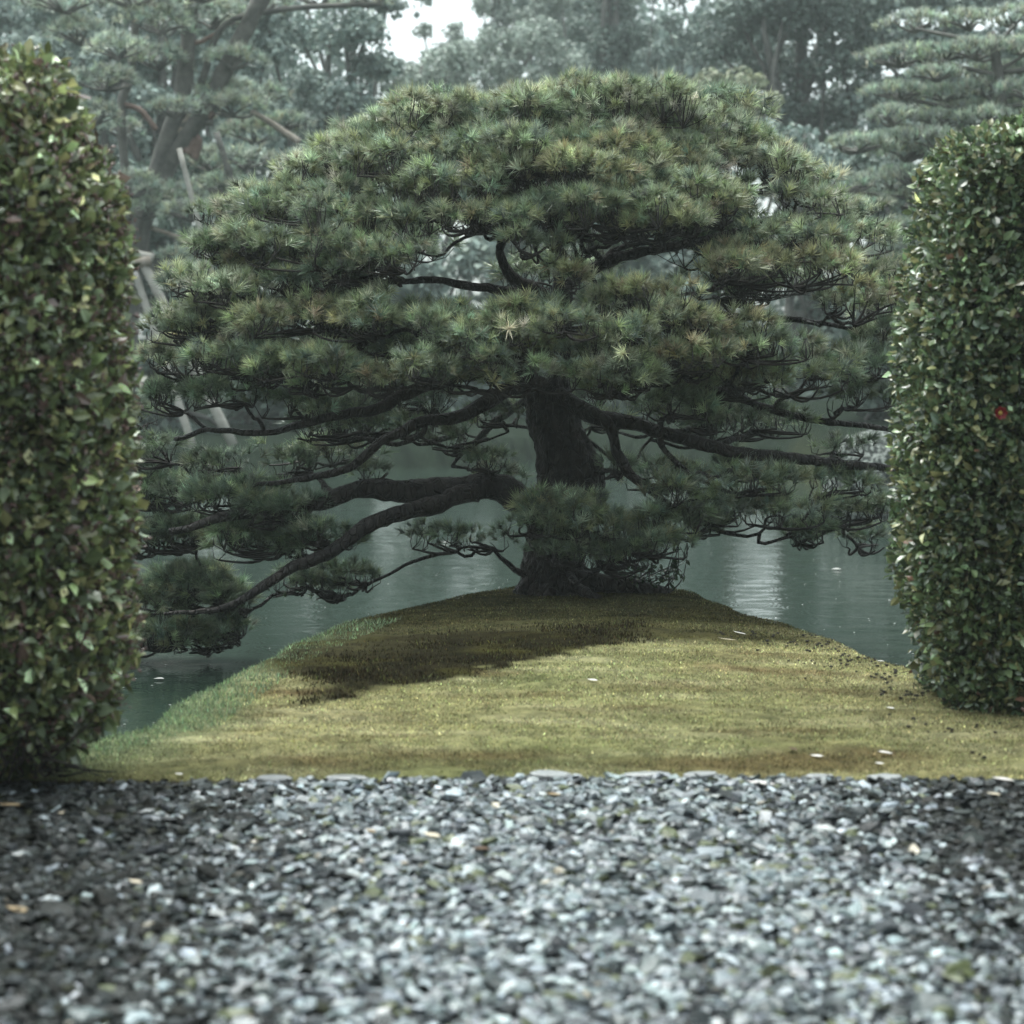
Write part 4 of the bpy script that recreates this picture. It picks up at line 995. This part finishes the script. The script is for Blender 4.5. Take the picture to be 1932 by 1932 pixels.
# deep wood behind everything
mb = MB()
for q in range(230):
    px = random.uniform(-500, 2400); py = random.uniform(150, 700)
    if 760 < px < 1300: py = random.uniform(130, 700)
    if px < 560 or px > 1420: py = random.uniform(-250, 700)
    if q % 3 == 0: px = random.choice((random.uniform(-100, 740), random.uniform(1290, 2050), random.uniform(1010, 1180))); py = random.uniform(-120, 260)
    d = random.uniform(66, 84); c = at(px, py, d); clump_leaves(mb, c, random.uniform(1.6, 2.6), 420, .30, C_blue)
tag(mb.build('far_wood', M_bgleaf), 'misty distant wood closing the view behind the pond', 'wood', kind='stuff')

# --- old pine on the left with leaning trunks, dead wood and props
D1 = 33.0
op = empty('pine_tree', 'old pine on the far left shore with leaning trunks, dead boughs and torn reddish wood', 'tree')
def bgt(name, pts, r, mat, d=D1, k=8, parent=op):
    P_ = curve([at(q[0], q[1], d + (q[2] if len(q) > 2 else 0)) for q in pts], 4 * len(pts)); mb = MB()
    tube(mb, P_, np.linspace(r[0], r[1], len(P_)) * d / F, k, rough=.10); return mb.build(name, mat, parent, smooth=True)
bgt('trunk', [(225, 880), (240, 600), (258, 465), (286, 358), (322, 250), (347, 161), (361, 0), (370, -120)], (24, 12), M_bgbark)
bgt('trunk', [(290, 400), (318, 310), (358, 250), (404, 172), (455, 72), (500, -20), (540, -120)], (17, 16), M_bgbark)
bgt('trunk', [(245, 420), (233, 286), (229, 197), (247, 132), (258, 0), (262, -100)], (9, 8), M_bgbark)
bgt('dead_bough', [(230, 196), (262, 206), (280, 225), (295, 245)], (6, 5), M_redwood)
bgt('dead_bough', [(345, 84), (380, 78), (412, 60)], (5, 4), M_redwood)
bgt('dead_bough', [(473, 210), (500, 225), (530, 245), (565, 268)], (5, 7), M_deadwood)
bgt('dead_bough', [(285, 430), (320, 442), (345, 452), (378, 466)], (4, 6), M_deadwood)
bgt('dead_bough', [(322, 250), (350, 235), (372, 228), (402, 232)], (9, 7), M_bgbark)
bgt('torn_wood', [(352, 290), (368, 262), (372, 275), (366, 300)], (12, 8), M_redwood)
bgt('torn_wood', [(365, 215), (382, 208), (402, 222)], (14, 9), M_redwood)
bgt('dead_bough', [(370, 200), (355, 225), (335, 250)], (6, 9), M_deadwood)
bgt('dead_bough', [(270, 345), (285, 330), (310, 335)], (4, 4), M_deadwood)
bgt('bough', [(380, 160), (420, 50), (520, 20), (640, 10), (720, 8)], (7, 4), M_bgbark)
BT = [tuft_template(11, .16, .023, (10, 85)) for _ in range(4)]
def bg_pads(parent, pads, d, mix, dens, T=BT, jit=.5, flat=1.0, upw=.8):
    for (px, py, hw, hh) in pads:
        dd = d + random.uniform(-1, 1) * jit; m_ = dd / F; c = at(px, py, dd); rx, ry, rz = hw * m_, hw * m_ * .8, hh * m_ * flat
        n_ = int(rx * ry * 3.14 * dens) + 12; a = rng.uniform(0, 2 * np.pi, n_); u = np.sqrt(rng.uniform(0, 1, n_))
        edge_ = 1 + .18 * np.sin(a * 3 + px) + .1 * np.sin(a * 7 + py)
        pos = c + np.stack([np.cos(a) * u * rx * edge_, np.sin(a) * u * ry * edge_, np.sqrt(1 - u ** 2) * rz * 1.2 - rz * .5 + rng.normal(0, rz * .12, n_)], -1)
        dr = unit(np.stack([np.cos(a) * u * .8, np.sin(a) * u * .8, np.full(n_, upw)], -1) + rng.normal(0, .25, (n_, 3)))
        mb = MB(); stamp_tufts(mb, pos, dr, rng.uniform(.7, 1.2, n_), pad_colours(n_, mix), T); 
        nd = mb.build('needle_pad', M_needle, parent)
        tw = MB(); nb_ = 10; e = c + np.stack([rng.uniform(-1, 1, nb_) * rx * .8, rng.uniform(-1, 1, nb_) * ry * .8, np.full(nb_, -rz * .1)], -1); h_ = np.tile(c + [0, 0, -rz * .75], (nb_, 1))
        many_tubes(tw, h_, (h_ + e) / 2 + rng.normal(0, .05, (nb_, 3)), e, .03, .012, 4, 4); tw.build('twigs', M_bgbark, nd)
opads = []
for (px, py, hw, hh) in ((150, 60, 70, 26), (220, 90, 60, 24), (300, 40, 70, 26), (400, 30, 80, 26), (440, 110, 60, 22), (300, 110, 60, 24), (200, 150, 70, 22), (330, 205, 50, 18), (430, 175, 60, 22), (180, 215, 50, 22),
                         (480, 250, 70, 24), (400, 300, 60, 24), (230, 240, 40, 18), (250, 350, 60, 24), (330, 370, 70, 24), (420, 350, 60, 22), (270, 395, 60, 20), (360, 400, 60, 20), (440, 200, 70, 22), (500, 180, 50, 20),
                         (120, 0, 90, 26), (250, -10, 80, 26), (380, -20, 80, 26), (500, 0, 60, 22), (330, 480, 30, 12), (345, 500, 28, 10), (540, 230, 50, 18), (460, 300, 60, 20), (600, -5, 60, 16), (690, 0, 50, 14)):
    opads.append((px, py, hw, hh))
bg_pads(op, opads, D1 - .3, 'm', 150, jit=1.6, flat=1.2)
# support poles
def pole(pts, r, label, mat=M_pole, name='support_pole', d=D1 - 2):
    pts = [pts[0], pts[-1]]
    P_ = curve([at(q[0], q[1], d) for q in pts], 8); mb = MB(); tube(mb, P_, np.linspace(r[0], r[1], 8) * d / F, 10, rough=.02)
    tag(mb.build(name, mat, smooth=True), label, 'pole', 'props holding up the old pine')
pole([(268, 492), (300, 560), (330, 625), (440, 840)], (9, 10), 'thick pale pole propping the old pine at the left, nearest the big pine')
pole([(240, 470), (265, 550), (290, 625), (370, 860)], (7, 8), 'thinner grey pole just left of the thick pale prop')
pole([(338, 280), (352, 320), (366, 370), (400, 520)], (5, 6), 'slim weathered prop leaning under the torn reddish wood')
pole([(408, 250), (425, 290), (443, 335), (480, 470)], (6, 7), 'dark slanting prop right of the torn reddish wood', M_bgbark)
pole([(235, 476), (262, 480), (290, 486)], (8, 8), 'short pale crossbeam lashed on top of the poles', name='crossbeam')
mb = MB(); tube(mb, curve([at(252, 497, D1 - 2.05), at(285, 492, D1 - 2.05)], 6), 9 * D1 / F, 10, rough=.05)
tag(mb.build('rope_binding', M_deadwood, smooth=True), 'dark rope binding wrapped round the pole heads below the crossbeam', 'rope')

# --- cloud pruned pine on the right
D2 = 27.0
cp = empty('pine_tree', 'tall pine on the right pruned into many flat horizontal layers', 'tree')
bgt('trunk', [(1960, 900), (1940, 700), (1900, 500), (1880, 350), (1890, 200), (1870, 60)], (22, 8), M_bgbark, D2, parent=cp)
cpads = []
for (x0_, x1_, y_, hh, stp) in ((1700, 2150, 42, 22, 85), (1660, 2150, 98, 22, 85), (1740, 2150, 140, 18, 85), (1665, 2150, 172, 22, 85), (1660, 2150, 222, 22, 85), (1760, 2150, 200, 18, 80), (1680, 2150, 292, 22, 85),
                           (1590, 2150, 262, 22, 90), (1560, 2150, 340, 22, 90), (1600, 2150, 380, 22, 85), (1700, 2150, 330, 18, 85), (1650, 2150, 425, 22, 85), (1660, 2150, 485, 24, 90), (1620, 2150, 560, 24, 90), (1700, 2150, 650, 30, 90)):
    x_ = x0_ + 30
    while x_ < x1_:
        cpads.append((x_ + random.uniform(-10, 10), y_ + random.uniform(-9, 9) + max(0, (1760 - x_)) * .06, random.uniform(52, 74), hh * random.uniform(.8, 1.15))); x_ += stp * random.uniform(.8, 1.15)
for q, (px, py, hw, hh) in enumerate(cpads):
    if q % 2 == 0: bgt('bough', [(1888, py + 40), ((1888 + px) / 2, py + 28), (px, py + 12)], (5, 3), M_bgbark, D2, 6, cp)
CT = [tuft_template(11, .13, .015, (5, 60)) for _ in range(4)]
bg_pads(cp, cpads, D2, 'm', 230, CT, jit=.6, flat=1.0, upw=2.0)

# ------------------------------------------------------------------ haze
mh = bpy.data.materials.new('rain haze'); mh.use_nodes = True; t = mh.node_tree; t.nodes.clear()
o_ = t.nodes.new('ShaderNodeOutputMaterial'); v_ = t.nodes.new('ShaderNodeVolumePrincipled')
v_.inputs['Color'].default_value = (.84, .93, .92, 1); v_.inputs['Density'].default_value = .0012; v_.inputs['Anisotropy'].default_value = .2
t.links.new(v_.outputs[0], o_.inputs['Volume'])
me = bpy.data.meshes.new('haze')
x0, x1, y0, y1, z0, z1 = -150, 150, -45, 185, -2.2, 24
me.from_pydata([(x0, y0, z0), (x1, y0, z0), (x1, y1, z0), (x0, y1, z0), (x0, y0, z1), (x1, y0, z1), (x1, y1, z1), (x0, y1, z1)], [],
               [(0, 3, 2, 1), (4, 5, 6, 7), (0, 1, 5, 4), (1, 2, 6, 5), (2, 3, 7, 6), (3, 0, 4, 7)])
me.materials.append(mh)
hz = bpy.data.objects.new('haze', me); COL.objects.link(hz); tag(hz, 'grey rain haze hanging over the pond and the trees behind it', 'haze', kind='stuff')
tri = sum(len(o.data.polygons) for o in bpy.data.objects if o.type == 'MESH')
print('FACES', tri)
